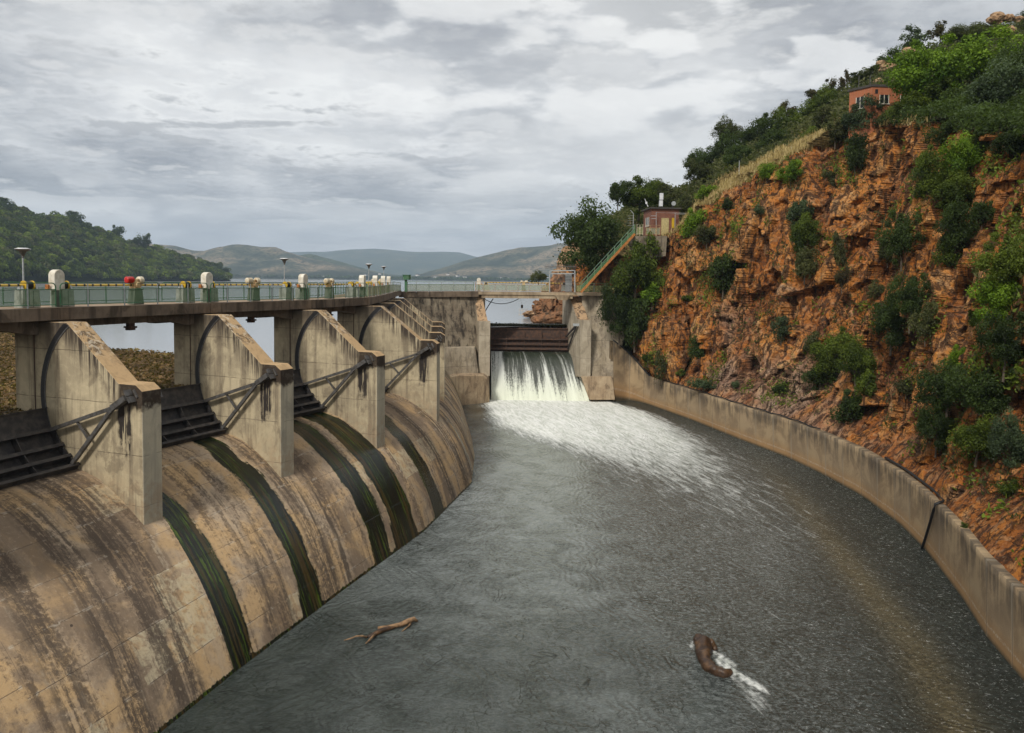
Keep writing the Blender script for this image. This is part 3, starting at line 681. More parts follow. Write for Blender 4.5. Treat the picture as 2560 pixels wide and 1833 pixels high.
# solid under-body of the spillway, so that nothing shows beneath the slab
# ------------------------------------------------------------------ piers
pier_bits = {}
def arc_pts(r, a0, a1, n): return [(2.25+r*math.cos(R(a0+(a1-a0)*i/n)), -5.75+r*math.sin(R(a0+(a1-a0)*i/n))) for i in range(n+1)]
def make_pier():
    root = empty('spillway_pier')
    poly = [(8.4, -2.28), (4.75, -2.28), (1.45, -5.0), (.4, -5.0), (0, -5.28), (0, -12.6), (2, -11.8), (5, -10.8), (8.4, -12.5)]
    m = MB().prism(poly, lambda s, z: (-s, -TH, z), lambda s, z: (-s, 0, z))
    m.build('pier_body', 'pier_concrete', root, bevel=.035)
    for y0, y1 in ((-TH-.02, -TH+.0), (.0, .02)):
        A = arc_pts(4.08, 55, -62, 30); B = arc_pts(4.36, 52, -62, 30)
        fo = Vector((0, y1-y0, 0))
        MB().slab([(-s, y0, z) for s, z in A], [(-s, y0, z) for s, z in B], fo).build('gate_seal', 'seal_rubber', root)
        A = arc_pts(4.02, 55, -62, 30); B = arc_pts(4.08, 55, -62, 30)
        MB().slab([(-s, y0-.01*(1 if y0 < -.5 else -1), z) for s, z in A], [(-s, y0-.01*(1 if y0 < -.5 else -1), z) for s, z in B], fo).build('seal_rail', 'grey_steel', root)
        MB().box((-7.0, (y0+y1)/2, -6.2), (.05, .03, 7.2)).build('slot_guide', 'rust_steel', root)
    return root
proto = make_pier(); used = False
plabels = {1: 'concrete pier standing past the left edge nearest the camera', 2: 'nearest full concrete pier with pale flaking paint on its sloping top', 3: 'second concrete spillway pier counted from the camera side with clean tan sloping top',
           4: 'third concrete spillway pier from the camera with orange patch on its sloping top', 5: 'fourth concrete pier with white lichen streaks high on its slope', 6: 'fifth concrete pier half hidden behind the fourth',
           7: 'sixth concrete pier, thin pale slope edge behind the fifth', 8: 'last concrete pier beside the dark stained wall'}
for k in range(1, 9):
    o = proto if not used else copy_tree(proto); used = True
    o.location = (TIP[k][0], TIP[k][1], 0); o.rotation_euler = (0, 0, -R(HD[k]))
    tag(o, plabels[k], 'pier', 'concrete piers between the spillway gates')
# ------------------------------------------------------------------ radial gates
def lerp(a, b, t_): return a+(b-a)*t_
def make_gate(k, label, E0, E1, arcc=(2.25, -5.75), Rr=4.1, phis=(-10.3, -26.8, -40.3, -51, -61), tr=(.62, -5.55), mat='black_steel', rib='black_steel', depth=.38, arms=(0, 1), off=.28):
    root = empty('radial_gate', E0(5, -8), 0, label, 'gate', 'steel radial gates closing the spillway bays')
    inv = Matrix.Translation(-root.location)
    def fix(o): o.data.transform(inv); return o
    def pt(r, ph): return (arcc[0]+r*math.cos(R(ph)), arcc[1]+r*math.sin(R(ph)))
    n = 24; A = [pt(Rr, phis[0]+(phis[-1]-phis[0])*i/n) for i in range(n+1)]; B = [pt(Rr+.07, phis[0]+(phis[-1]-phis[0])*i/n) for i in range(n+1)]
    m = MB(); poly = A+B[::-1]; m.prism(poly, E0, E1); fix(m.build('skin_plate', mat, root))
    for i, ph in enumerate(phis):
        d = depth*(.35 if i == 0 else 1); a = pt(Rr, ph); b = pt(Rr-d, ph); dz = .03
        poly = [(a[0], a[1]+dz), (b[0], b[1]+dz), (b[0], b[1]-dz), (a[0], a[1]-dz)]
        m = MB().prism(poly, E0, E1)
        if i: # front flange
            f0 = pt(Rr-d, ph+1.4); f1 = pt(Rr-d-.05, ph+1.4); f2 = pt(Rr-d-.05, ph-1.4); f3 = pt(Rr-d, ph-1.4)
            m.prism([f0, f1, f2, f3], E0, E1)
        fix(m.build('horizontal_rib', rib, root))
    # vertical stiffeners
    for tt_ in (.012, .25, .5, .75, .988):
        for i in range(1, len(phis)-1):
            a0, a1 = phis[i], phis[i+1]; q = [pt(Rr, a0), pt(Rr-depth, a0), pt(Rr-depth*.95, a1), pt(Rr, a1)]
            m = MB(); e = .012/2
            m.prism(q, lambda s, z: lerp(E0(s, z), E1(s, z), tt_-.003), lambda s, z: lerp(E0(s, z), E1(s, z), tt_+.003)); fix(m.build('stiffener', rib, root))
    for side in arms:
        E, dr = (E0, (E1(3, -6)-E0(3, -6)).normalized()) if side == 0 else (E1, (E0(3, -6)-E1(3, -6)).normalized())
        P0 = E(*tr)+dr*off; a = E(*pt(Rr-depth, phis[1]))+dr*off; b = E(*pt(Rr-depth, phis[-1]+2))+dr*off
        hub = P0+(a-P0)*.10+(b-P0)*.10
        fix(MB().bar(hub, a, .16, .17).build('arm', 'grey_steel', root)); fix(MB().bar(hub, b, .16, .17).build('arm', 'grey_steel', root))
        m1 = hub+(a-hub)*.58; m2 = hub+(b-hub)*.58
        fix(MB().bar(m1, m2, .1, .1).build('arm_brace', 'grey_steel', root))
        m = MB().bar(P0, hub, .3, .26); dd = (hub-P0).normalized(); up = dd.cross(dr).normalized()
        m.bar(P0-dr*off*1.0+dd*-.12+up*.17, P0+dr*.12+dd*-.12+up*.17, .3, .07, dd).bar(P0-dr*off+dd*-.12-up*.17, P0+dr*.12+dd*-.12-up*.17, .3, .07, dd)
        m.bar(P0-dr*off+dd*-.3+up*.2, P0-dr*off+dd*-.3-up*.2, .1, .1, dd)
        fix(m.build('trunnion_bracket', 'grey_steel', root))
    return root
glab = ['dark steel gate cut off by the left edge with a weed on a rib', 'dark steel gate between the two nearest full piers', 'dark steel gate between the second and third piers',
        'dark steel gate behind the third pier', 'dark steel gate hidden behind the fourth pier', 'dark steel gate behind the fifth pier', 'dark steel gate behind the sixth pier']
for i, k in enumerate(range(1, 8)):
    make_gate(k, glab[i], (lambda s, z, k=k: st(k, s, 0.02, z)), (lambda s, z, k=k: st(k+1, s, -TH-.02, z)))
# ------------------------------------------------------------------ bridge deck over the spillway
DJ = 5.9
CORN = (at(1008, 729.5, Y=103)); CZ = CORN[2]
def deck_pt(k, s, z): return st(k, s, -TH/2, z)
span_lab = ['at the left edge of the photo', 'carrying the red motor', 'from the second to the third pier', 'from the third to the fourth pier', 'past the fourth pier where the bridge bends', 'past the fifth pier', 'past the sixth pier', 'ending at the dark wall corner']
for i, k in enumerate(range(1, 9)):
    root = empty('bridge_span', deck_pt(k, DJ, -1.6), 0, 'weathered brown concrete bridge span '+span_lab[i], 'bridge', 'concrete spans of the service bridge')
    inv = Matrix.Translation(-root.location)
    def end(kk):
        if kk < 9: return lambda s, z: deck_pt(kk, s, z)
        v = Vector((CORN[0]-.3, CORN[1]+.5, 0)); h = R(-6)
        return lambda s, z: v+Vector((-(s-DJ)*math.cos(h), (s-DJ)*math.sin(h), z))
    e0, e1 = end(k), end(k+1)
    g = .012
    f0 = lambda s, z, e0=e0, e1=e1: lerp(e0(s, z), e1(s, z), .0015)
    f1 = lambda s, z, e0=e0, e1=e1: lerp(e0(s, z), e1(s, z), .9985)
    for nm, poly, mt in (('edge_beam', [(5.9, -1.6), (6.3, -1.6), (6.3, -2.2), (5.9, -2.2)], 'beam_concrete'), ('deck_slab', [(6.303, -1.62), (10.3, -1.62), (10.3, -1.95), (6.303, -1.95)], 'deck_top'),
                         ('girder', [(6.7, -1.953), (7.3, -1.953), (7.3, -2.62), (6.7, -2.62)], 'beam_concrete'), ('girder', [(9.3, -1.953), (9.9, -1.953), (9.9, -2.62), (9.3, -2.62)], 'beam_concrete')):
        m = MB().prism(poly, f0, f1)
        if nm == 'girder':  # haunch near the piers
            for e, sg in ((0., 1), (1., -1)):
                Lq = (e1(7, 0)-e0(7, 0)).length; q = 1.1/Lq
                a = lambda s, z, e=e, sg=sg: lerp(e0(s, z), e1(s, z), e+sg*.002)
                b = lambda s, z, e=e, sg=sg, q=q: lerp(e0(s, z), e1(s, z), e+sg*q*2.2) if z > -2.7 else lerp(e0(s, z), e1(s, z), e+sg*q)
                m.prism([(poly[0][0]+.003, -2.6), (poly[1][0]-.003, -2.6), (poly[1][0]-.003, -2.9), (poly[0][0]+.003, -2.9)], a, b)
        o = m.build(nm, mt, root); o.data.transform(inv)
    mid = lerp(e0(6.9, 0), e1(6.9, 0), .5)
    o = MB().box((mid.x, mid.y, -2.71), (.32, .32, .18), -R(HD[min(k, 8)])).box((mid.x, mid.y, -2.84), (.55, .42, .1), -R(HD[min(k, 8)])).box((mid.x, mid.y, -2.95), (.36, .36, .12), -R(HD[min(k, 8)])).build('hoist_bracket', 'rust_steel', root); o.data.transform(inv)
# ------------------------------------------------------------------ railings
def railing(a, b, nposts, label, mesh='wire_mesh', green='green_paint', postmat='galvanised', zt=1.2, group='tubular railings along the dam bridge', rr=.028, round_=True, panels=True):
    a = Vector(a); b = Vector(b); d = b-a; L = math.hypot(d.x, d.y); rz = math.atan2(d.y, d.x); sl = d.z
    root = empty('railing', a, rz, label, 'railing', group)
    Z = lambda x, z: (x, 0, z+sl*x/L)
    e = .12; rc = .2
    pts = [Z(e, .05)]+[Z(e, zt-rc)]+[Z(e+rc*(1-math.cos(q)), zt-rc+rc*math.sin(q)) for q in (.4, .8, 1.2, 1.57)]
    pts2 = [Z(L-e-rc*(1-math.cos(q)), zt-rc+rc*math.sin(q)) for q in (1.57, 1.2, .8, .4)]+[Z(L-e, zt-rc), Z(L-e, .05)]
    if not round_: pts, pts2 = [Z(e, .0), Z(e, zt)], [Z(L-e, zt), Z(L-e, 0)]
    MB().tube(pts+pts2, rr, 6).build('top_rail', green, root)
    MB().tube([Z(e, zt*.745), Z(L-e, zt*.745)], rr*.9, 6).build('middle_rail', green, root)
    MB().tube([Z(e, zt*.12), Z(L-e, zt*.12)], rr*.9, 6).build('bottom_rail', green, root)
    for i in range(nposts):
        x = L*(i+.75)/(nposts+.5)
        m = MB().tube([Z(x, -.12), Z(x, zt-.03)], rr*1.15, 6); 
        m.build('post', postmat, root)
    if panels:
        MB().slab([Z(e, zt*.13), Z(L-e, zt*.13)], [Z(e, zt*.735), Z(L-e, zt*.735)], (0, .008, 0)).build('mesh_panel', mesh, root)
        m = MB()
        for i in range(nposts+1):
            for q in (-.09, .09):
                x = L*(i+.75)/(nposts+.5)+q
                if e+.1 < x < L-e-.1: m.tube([Z(x, zt*.12), Z(x, zt*.745)], rr*.45, 5)
        if m.v: m.build('panel_frame', green, root)
    return root
rlab = ['at the left edge above the nearest gate', 'in front of the red motor', 'between the second and third white cabinets', 'between the third and fourth piers', 'where the bridge bends away', 'past the fifth pier', 'past the sixth pier', 'leading to the green box']
for i, k in enumerate(range(1, 9)):
    a = deck_pt(k, DJ+.12, -1.6); b = deck_pt(k+1, DJ+.12, -1.6) if k < 8 else Vector((CORN[0]-.3, CORN[1]-.2, -1.75))
    z0 = -1.6
    railing(a, b, 4, 'green tube railing with grey posts '+rlab[i], 'wire_mesh' if k < 5 else 'yellow_wire_mesh', 'green_paint' if k < 5 else 'pale_green_paint')
    if k < 8:
        a = deck_pt(k, 10.15, -1.6); b = deck_pt(k+1, 10.15, -1.6)
        railing(a, b, 4, 'lake side railing behind the machinery '+rlab[i], 'wire_mesh', 'green_paint', 'green_paint', group='railings on the lake side of the dam bridge', panels=False)
# ------------------------------------------------------------------ gate machinery
def machinery():
    # cabinet
    cab = empty('control_cabinet')
    MB().box((0, 0, .42), (.34, .34, .84)).build('pedestal', 'green_pedestal', cab)
    prof = [(-.28, .84), (.28, .84), (.28, 1.58)]+[(.28*math.cos(q), 1.58+.28*math.sin(q)) for q in np.linspace(.2, math.pi-.2, 9)]+[(-.28, 1.58)]
    MB().prism(prof, lambda y, z: (-.22, y, z), lambda y, z: (.22, y, z)).build('cabinet_shell', 'white_paint', cab, bevel=.03)
    MB().box((-.1, -.42, 1.0), (.2, .1, .25)).build('junction_box', 'orange_paint', cab)
    # hoist
    ho = empty('gate_hoist')
    MB().prism([(-.47, 0), (.47, 0), (.42, .86), (-.42, .86)], lambda x, z: (-.3, x, z), lambda x, z: (.3, x, z)).build('pedestal', 'grey_pedestal', ho, bevel=.02)
    MB().box((.304, .1, .43), (.008, .02, .8)).build('pedestal_joint', 'seal_rubber', ho)
    for y in (-.17, .25): MB().tube([(0, y-.03, 1.08), (0, y+.03, 1.08)], .225, 20).build('flange', 'yellow_paint', ho)
    MB().tube([(0, -.135, 1.08), (0, .215, 1.08)], .19, 20).build('drum', 'black_rubber', ho)
    for y in (-.33, .4): MB().prism([(-.2, .86), (.2, .86), (.09, 1.12), (-.09, 1.12)], lambda x, z, y=y: (x, y-.05, z), lambda x, z, y=y: (x, y+.05, z)).build('bearing', 'galvanised', ho, bevel=.02)
    # motor
    mo = empty('gate_motor')
    MB().prism([(-.34, 0), (.34, 0), (.24, .82), (-.24, .82)], lambda x, z: (-.26, x, z), lambda x, z: (.26, x, z)).box((0, 0, .84), (.6, .62, .06)).build('pedestal', 'green_pedestal', mo, bevel=.015)
    MB().box((0, -.02, 1.06), (.42, .42, .4)).tube([(.0, 0, 1.2), (.0, 0, 1.42)], .2, 14).tube([(.21, 0, 1.08), (.3, 0, 1.08)], .17, 14).build('gearbox', 'rusty_cream', mo, bevel=.03)
    MB().tube([(0, -.62, 1.36), (0, -.58, 1.36), (0, -.2, 1.36), (0, -.14, 1.36)], [.12, .19, .19, .12], 16).build('motor', 'cream_paint', mo)
    MB().tube([(0, .16, 1.34), (0, .2, 1.34), (0, .42, 1.34), (0, .46, 1.34)], [.16, .22, .22, .16], 16).build('end_cover', 'cream_paint', mo)
    sh = empty('drive_shaft')
    return cab, ho, mo
cab, ho, mo = machinery(); first = {}
def place(proto, loc, rz, label, cat, group):
    o = proto if proto.name not in first else copy_tree(proto); first[proto.name] = 1
    o.location = loc; o.rotation_euler = (0, 0, rz); tag(o, label, cat, group); return o
ords = ['nearest', 'second', 'third', 'fourth', 'fifth', 'sixth', 'seventh']
for i, k in enumerate(range(2, 9)):
    rz = -R(HD[k])
    place(cab, st(k, 6.55, -TH/2+.35, -1.6), rz, ords[i]+' round-topped white cabinet on the bridge', 'cabinet', 'white arched cabinets above the piers')
    place(ho, st(k, 7.15, -TH/2-.75, -1.6), rz, 'yellow and black hoist drum on the camera side of the '+ords[i]+' white cabinet', 'hoist', 'gate hoist drums on grey pedestals')
    place(ho, st(k, 7.15, -TH/2+1.1, -1.6), rz, 'yellow and black hoist drum on the far side of the '+ords[i]+' white cabinet', 'hoist', 'gate hoist drums on grey pedestals')
for i, k in enumerate(range(1, 8)):
    a = st(k, 7.15, -TH/2, -1.6); b = st(k+1, 7.15, -TH/2, -1.6); mid = a+(b-a)*.56; rz = math.atan2(b.y-a.y, b.x-a.x)-R(90)
    lab = ['cream gate motor at the left edge', 'red gate motor with cream gearbox', 'cream gate motor in front of the tall lamp post', 'cream rusty gate motor before the fourth white cabinet', 'cream gate motor crowded near the bridge bend', 'small cream gate motor past the bend', 'last cream gate motor near the green box'][i]
    o = place(mo, mid, rz, lab, 'motor', 'gate motors on green pedestals')
    if k == 2:
        for c in o.children:
            if c.name.startswith('motor'):
                c.data = c.data.copy(); c.data.materials[0] = MAT['red_paint']; c['label'] = 'red motor casing'
    for q, (u, v) in enumerate((((a+(b-a)*.02)), ((a+(b-a)*.98))) for _ in (0,)):
        sh = empty('drive_shaft', (a.x, a.y, -.52), rz, 'yellow and black banded drive shaft over the bay '+('at the left edge' if k == 1 else 'after the %s white cabinet' % ords[k-2]), 'shaft', 'banded drive shafts linking the gate motors')
        L = (b-a).length
        MB().tube([(0, .4, 0), (0, L-.4, 0)], .062, 10).build('shaft_tube', 'striped_shaft', sh)
# lamp posts
def lamp(p, top, label, sc=1.):
    root = empty('lamp_post', p, 0, label, 'lamp post', 'mushroom lamp posts on the dam'); H = top-p[2]
    MB().tube([(0, 0, 0), (0, 0, H-.5)], [.045*sc, .04*sc], 8).build('pole', 'galvanised', root)
    n = 18; prof = [(.04, H-.5), (.06, H-.42), (.1, H-.3), (.17, H-.16), (.30, H-.1), (.335, H-.07)]
    m = MB(); 
    for i in range(len(prof)-1): m.tube([(0, 0, prof[i][1]), (0, 0, prof[i+1][1])], [prof[i][0]*sc, prof[i+1][0]*sc], n, cap=(i == 0))
    m.build('lamp_bowl', 'grey_steel', root, smooth=True)
    MB().tube([(0, 0, H-.07), (0, 0, H-.05), (0, 0, H)], [.335*sc, .36*sc, .2*sc], n).build('lamp_cap', 'lamp_white', root, smooth=True)
lamp(at(60, 765, Y=36.9)*np.array([1, 1, 0])+np.array([0, 0, -1.7]), at(60, 620, Y=36.9)[2], 'tallest lamp post at the left edge before the wooded hill')
for (x, yt, Y, l) in ((711, 645.5, 57, 'lamp post rising between the second and third white cabinets'), (922, 659.5, 72, 'lamp post behind the fourth white cabinet'), (959.5, 665.5, 92, 'smallest and farthest lamp post near the green box')):
    p = at(x, 700, Y=Y); lamp((p[0], p[1], -1.65), at(x, yt, Y=Y)[2], l)
# green box on post
p = at(1009.5, 700, Y=101.5); root = empty('signal_box', (p[0]+.3, p[1], -1.75), 0, 'green eight-sided box on a green post at the bridge corner', 'box')
MB().box((0, 0, .8), (.34, .34, 1.6)).build('post', 'green_paint', root)
MB().prism([(-.5, -.2), (-.3, -.45), (.3, -.45), (.5, -.2), (.5, .2), (.3, .45), (-.3, .45), (-.5, .2)], lambda x, y: (x+.1, y, 1.62), lambda x, y: (x+.1, y, 2.2)).box((.1, 0, 2.235), (1.15, 1.0, .06)).build('box_shell', 'green_paint', root)

# ------------------------------------------------------------------ centre block
CB = empty('gravity_wall', (0, 0, 0), 0, 'tall dark stained concrete wall between the curved spillway and the waterfall', 'wall')
def P3(x, y, Y): return Vector(at(x, y, Y=Y))
# face profile: top (deck) -> face -> break -> ledge
tl, tr_ = Vector((CORN[0], CORN[1], CZ)), P3(1192, 728.8, 108.5)
bl, br = P3(1030, 940, 101.5), P3(1199, 938, 106)
def wallgrid(cs, n1, n2):
    (a, b, c, d) = [np.array(q) for q in cs]; u = np.linspace(0, 1, n1)[None, :, None]; v = np.linspace(0, 1, n2)[:, None, None]
    return (a*(1-u)+b*u)*(1-v)+(c*(1-u)+d*u)*v
tl2 = tl+Vector((0, .4, -.75)); tr2 = tr_+Vector((0, .4, -.75))
m = MB()
dn = Vector((0, 5.5, 0))
m.add([tl2, tr2, br, bl, tl2+dn, tr2+dn, br+dn, bl+dn], [(0, 1, 2, 3), (4, 7, 6, 5), (0, 4, 5, 1), (3, 2, 6, 7), (0, 3, 7, 4), (1, 5, 6, 2)]); m.build('wall_face', 'dark_wall_concrete', CB)
m = MB(); o3 = Vector((0, .9, 0))
m.add([tl+Vector((-.6, 0, 0)), tr_+Vector((.3, 0, 0)), tr_+Vector((.3, 0, -.78)), tl+Vector((-.6, 0, -.78))]+[q+Vector((0, 6, 0)) for q in (tl+Vector((-.6, 0, 0)), tr_+Vector((.3, 0, 0)), tr_+Vector((.3, 0, -.78)), tl+Vector((-.6, 0, -.78)))], [(0, 1, 2, 3), (4, 7, 6, 5), (0, 4, 5, 1), (3, 2, 6, 7), (0, 3, 7, 4), (1, 5, 6, 2)]); m.build('wall_coping', 'beam_concrete', CB, bevel=.03)
# step in the lower face
a, b = P3(1030, 872, 101.2), P3(1187, 868, 104.9); c, d = P3(1030, 941, 100.6), P3(1197, 938.5, 104.8)
m = MB(); m.add([a, b, d, c]+[q+Vector((0, 5, 0)) for q in (a, b, d, c)], [(0, 1, 2, 3), (4, 7, 6, 5), (0, 4, 5, 1), (3, 2, 6, 7), (0, 3, 7, 4), (1, 5, 6, 2)]); m.build('wall_face', 'wing_concrete', CB, bevel=.08)
# ledge block
top = [P3(1120, 943, 99.8), P3(1150, 938, 101.6), P3(1208, 938, 103.3), P3(1220, 946, 103.6)]
bot = [P3(1125, 1012, 100.4), P3(1152, 1014, 101.7), P3(1213, 1003, 104.2), P3(1224, 1003, 104.8)]
bot = [Vector((q.x, q.y, -17.5)) for q in bot]
sh_ = [Vector((q.x, q.y+9, q.z)) for q in top]; sb_ = [Vector((q.x, q.y+8.5, -17.5)) for q in bot]
m = MB(); m.add(top+bot+sh_+sb_, [(i, i+1, 5+i, 4+i) for i in range(3)]+[(i, 8+i, 9+i, i+1) for i in range(3)]+[(3, 11, 15, 7), (0, 4, 12, 8)]); m.build('ledge_block', 'ledge_concrete', CB, bevel=.12)

def cpier(label, xf0, xf1, ytop, ybot, Yf, xs_top, yst, Ys, far, matn='pier_concrete'):
    """front face px xf0..xf1, top y, bottom y at depth Yf; slope up to (xs_top px pair, yst) at depth Ys; far = plan shift to the lake end"""
    root = empty('spillway_pier', P3((xf0+xf1)/2, ybot, Yf), 0, label, 'pier', 'concrete piers between the spillway gates'); inv = Matrix.Translation(-root.location)
    A, B = P3(xf0, ytop, Yf), P3(xf1, ytop, Yf); zb = P3(xf0, ybot, Yf).z
    C, D = P3(xs_top[0], yst, Ys), P3(xs_top[1], yst, Ys); E, Fq = C+Vector(far), D+Vector(far)
    def stp(P, Q, t_, z): v = P+(Q-P)*t_; v.z = z; return v
    left = [A, stp(A, C, .3, A.z), C, E]; right = [B, stp(B, D, .3, B.z), D, Fq]
    lb = [Vector((q.x, q.y, zb if i < 2 else -16)) for i, q in enumerate(left)]; rb = [Vector((q.x, q.y, zb if i < 2 else -16)) for i, q in enumerate(right)]
    lb[0].z = lb[1].z = rb[0].z = rb[1].z = zb
    m = MB(); V = left+right+lb+rb
    m.add(V, [(0, 1, 5, 4), (1, 2, 6, 5), (2, 3, 7, 6), (0, 8, 9, 1), (1, 9, 10, 2), (2, 10, 11, 3), (4, 5, 13, 12), (5, 6, 14, 13), (6, 7, 15, 14), (0, 4, 12, 8), (3, 11, 15, 7), (8, 12, 13, 9), (9, 13, 14, 10), (10, 14, 15, 11)])
    o = m.build('pier_body', matn, root, bevel=.05); o.data.transform(inv); return root
MAT['centre_pier'] = concrete('centre_pier', (.42, .36, .27), (.33, .28, .205), (.16, .13, .095), stain=.55, joint=3.1, seed=31, top=(.42, .28, .16))
cpier('tall square-nosed pier on the left side of the waterfall', 1197.5, 1226, 802.6, 940, 105.5, (1186, 1204.5), 737, 109.5, (.3, 6, 0), 'centre_pier')
rp = cpier('pale concrete pier on the right side of the waterfall with a broad tan sloping top', 1452, 1479, 800, 943, 106.4, (1424, 1453), 742.5, 111.5, (-.6, 6.5, 0), 'centre_pier')
# right wing wall
WW = empty('wing_wall', P3(1505, 940, 106.5), 0, 'grey vertical concrete wing wall between the waterfall pier and the cliff', 'wall'); inv = Matrix.Translation(-WW.location)
def hexa(q, dn): return (MB().add(list(q)+[p+dn for p in q], [(0, 1, 2, 3), (4, 7, 6, 5), (0, 4, 5, 1), (3, 2, 6, 7), (0, 3, 7, 4), (1, 5, 6, 2)]))
o = hexa([P3(1453, 738, 110.5), P3(1588, 738, 110.5), P3(1535, 945, 107.0), P3(1479.5, 941, 106.8)], Vector((0, 6, 0))).build('wall_face', 'wing_concrete', WW, bevel=.04); o.data.transform(inv)
o = hexa([P3(1453, 942, 106.0), P3(1531, 942, 106.3), P3(1538, 1000, 106.1), P3(1474, 1000, 105.7)], Vector((0, 5, 0))).build('wall_foot', 'ledge_concrete', WW, bevel=.06); o.data.transform(inv)
# centre bridge span
CS = empty('bridge_span', P3(1310, 731, 109), 0, 'straight pale concrete bridge span above the waterfall gate', 'bridge', 'concrete spans of the service bridge'); inv = Matrix.Translation(-CS.location)
c0, c1 = P3(1196, 729, 108.4), P3(1640, 734, 110.4)
def bar_(c0, c1, dz0, dz1, dy0, dy1): 
    return hexa([c0+Vector((0, dy0, dz0)), c1+Vector((0, dy0, dz0)), c1+Vector((0, dy0, dz1)), c0+Vector((0, dy0, dz1))], Vector((0, dy1-dy0, 0)))
for nm, z0, z1, y0, y1 in (('edge_beam', 0, -.42, 0, .35), ('girder', -.423, -.92, .1, .7), ('deck_slab', -.02, -.4, .353, 4.4), ('girder', -.403, -.95, 3.6, 4.2)):
    cc = c1 if nm != 'girder' else P3(1432, 731.5, 109.5)
    o = bar_(c0 if nm != 'girder' else P3(1204, 729, 108.5), cc, z0, z1, y0, y1).build(nm, 'pale_beam_concrete' if nm != 'deck_slab' else 'deck_top', CS); o.data.transform(inv)
o = hexa([P3(1386, 738, 108.6), P3(1424, 738, 108.8), P3(1418, 751, 108.9), P3(1396, 750, 108.7)], Vector((0, 3, 0))).build('haunch', 'pale_beam_concrete', CS); o.data.transform(inv)
# centre rails
ra = Vector((CORN[0]+.4, CORN[1]+.3, CZ)); rb_ = P3(1186, 728.6, 108.5); rc_ = P3(1374, 730.5, 109.3)
railing(ra, rb_, 5, 'pale grey-green railing on top of the dark stained wall', 'pale_wire_mesh', 'pale_green_paint', 'galvanised', 1.35, rr=.035)
railing(rb_, rc_, 6, 'rusty cream railing above the waterfall gate', 'pale_wire_mesh', 'rusty_cream', 'galvanised', 1.35, rr=.035)
railing(P3(1437, 731.5, 109.6), P3(1560, 733, 110.3), 4, 'railing at the foot of the green staircase', 'yellow_wire_mesh', 'pale_green_paint', 'galvanised', 1.35, rr=.035)
# machinery on centre span
place(cab, P3(1197, 727, 110.5), R(90), 'cream cabinet at the left end of the waterfall bridge span', 'cabinet', 'white arched cabinets above the piers')
for (x, l) in ((1216, 'left'), (1411, 'right')):
    place(ho, P3(x, 728, 111.3), R(90), 'hoist drum at the %s end of the waterfall bridge span' % l, 'hoist', 'gate hoist drums on grey pedestals')
place(mo, P3(1309, 728, 111.3), R(90), 'rusty gate motor in the middle of the waterfall bridge span', 'motor', 'gate motors on green pedestals')
sa = P3(1218, 706.5, 111.3); sb = P3(1409, 708, 111.3)
sh = empty('drive_shaft', sa, -R(90)+math.atan2(sb.y-sa.y, sb.x-sa.x), 'yellow and black banded drive shaft over the waterfall gate', 'shaft', 'banded drive shafts linking the gate motors')
MB().tube([(0, .2, 0), (0, (sb-sa).length-.2, 0)], .08, 10).build('shaft_tube', 'striped_shaft', sh)
# centre gate
gl0, gl1 = P3(1227, 820, 112.5), P3(1419, 822, 113)
GZT = gl0.z; GZB = P3(1227, 884, 112).z
cg = empty('radial_gate', gl0, 0, 'rusty brown steel gate above the waterfall', 'gate', 'steel radial gates closing the spillway bays'); inv = Matrix.Translation(-gl0)
def CE(xpx): return lambda y, z: Vector((at(xpx, 820, Y=112.5)[0], 112.5+y, z))
e0, e1 = CE(1226.5), CE(1421)
zs = [GZT, GZT-1.55, GZT-2.35, GZT-3.0, GZT-3.6]
yo = [0, -.05, -.25, -.55, -.95]
poly = [(y, z) for y, z in zip(yo, zs)]+[(y+.1, z) for y, z in list(zip(yo, zs))[::-1]]
o = MB().prism(poly, e0, e1).build('skin_plate', 'rust_steel', cg); o.data.transform(inv)
for i, (y, z) in enumerate(zip(yo, zs)):
    dd = .12 if i == 0 else .5
    o = MB().prism([(y, z+.04), (y-dd, z+.04), (y-dd, z-.05), (y, z-.05)], e0, e1).prism([(y-dd, z+.1), (y-dd-.06, z+.1), (y-dd-.06, z-.1), (y-dd, z-.1)], e0, e1).build('horizontal_rib', 'rust_steel', cg); o.data.transform(inv)
for tt_ in (.2, .43, .65, .88):
    o = MB().prism([(0, zs[0]), (-.1, zs[0]), (-1.0, zs[-1]), (yo[-1], zs[-1])], lambda y, z: lerp(e0(y, z), e1(y, z), tt_), lambda y, z: lerp(e0(y, z), e1(y, z), tt_+.008)).build('stiffener', 'rust_steel', cg); o.data.transform(inv)
hub = P3(1441, 813, 107.3); a = P3(1415, 842, 112.0); b = P3(1420, 872, 111.2)
for q in (a, b): o = MB().bar(hub, q, .2, .22).build('arm', 'black_steel', cg); o.data.transform(inv)
o = MB().box(hub+Vector((0, -.1, .05)), (1.0, .4, .35)).build('trunnion_bracket', 'galvanised', cg); o.data.transform(inv)
# walkway on top of the gate
wk = empty('walkway', P3(1320, 812, 114), 0, 'thin grey steel walkway rail above the brown gate', 'walkway'); inv = Matrix.Translation(-wk.location)
o = MB().bar(P3(1228, 809, 113.6), P3(1412, 811, 114), .1, .1).build('rail', 'galvanised', wk); o.data.transform(inv)
m = MB()
for x in range(1232, 1412, 16): m.bar(P3(x, 810, 113.6), P3(x, 821, 113.6), .05, .05)
o = m.build('post', 'grey_steel', wk); o.data.transform(inv)
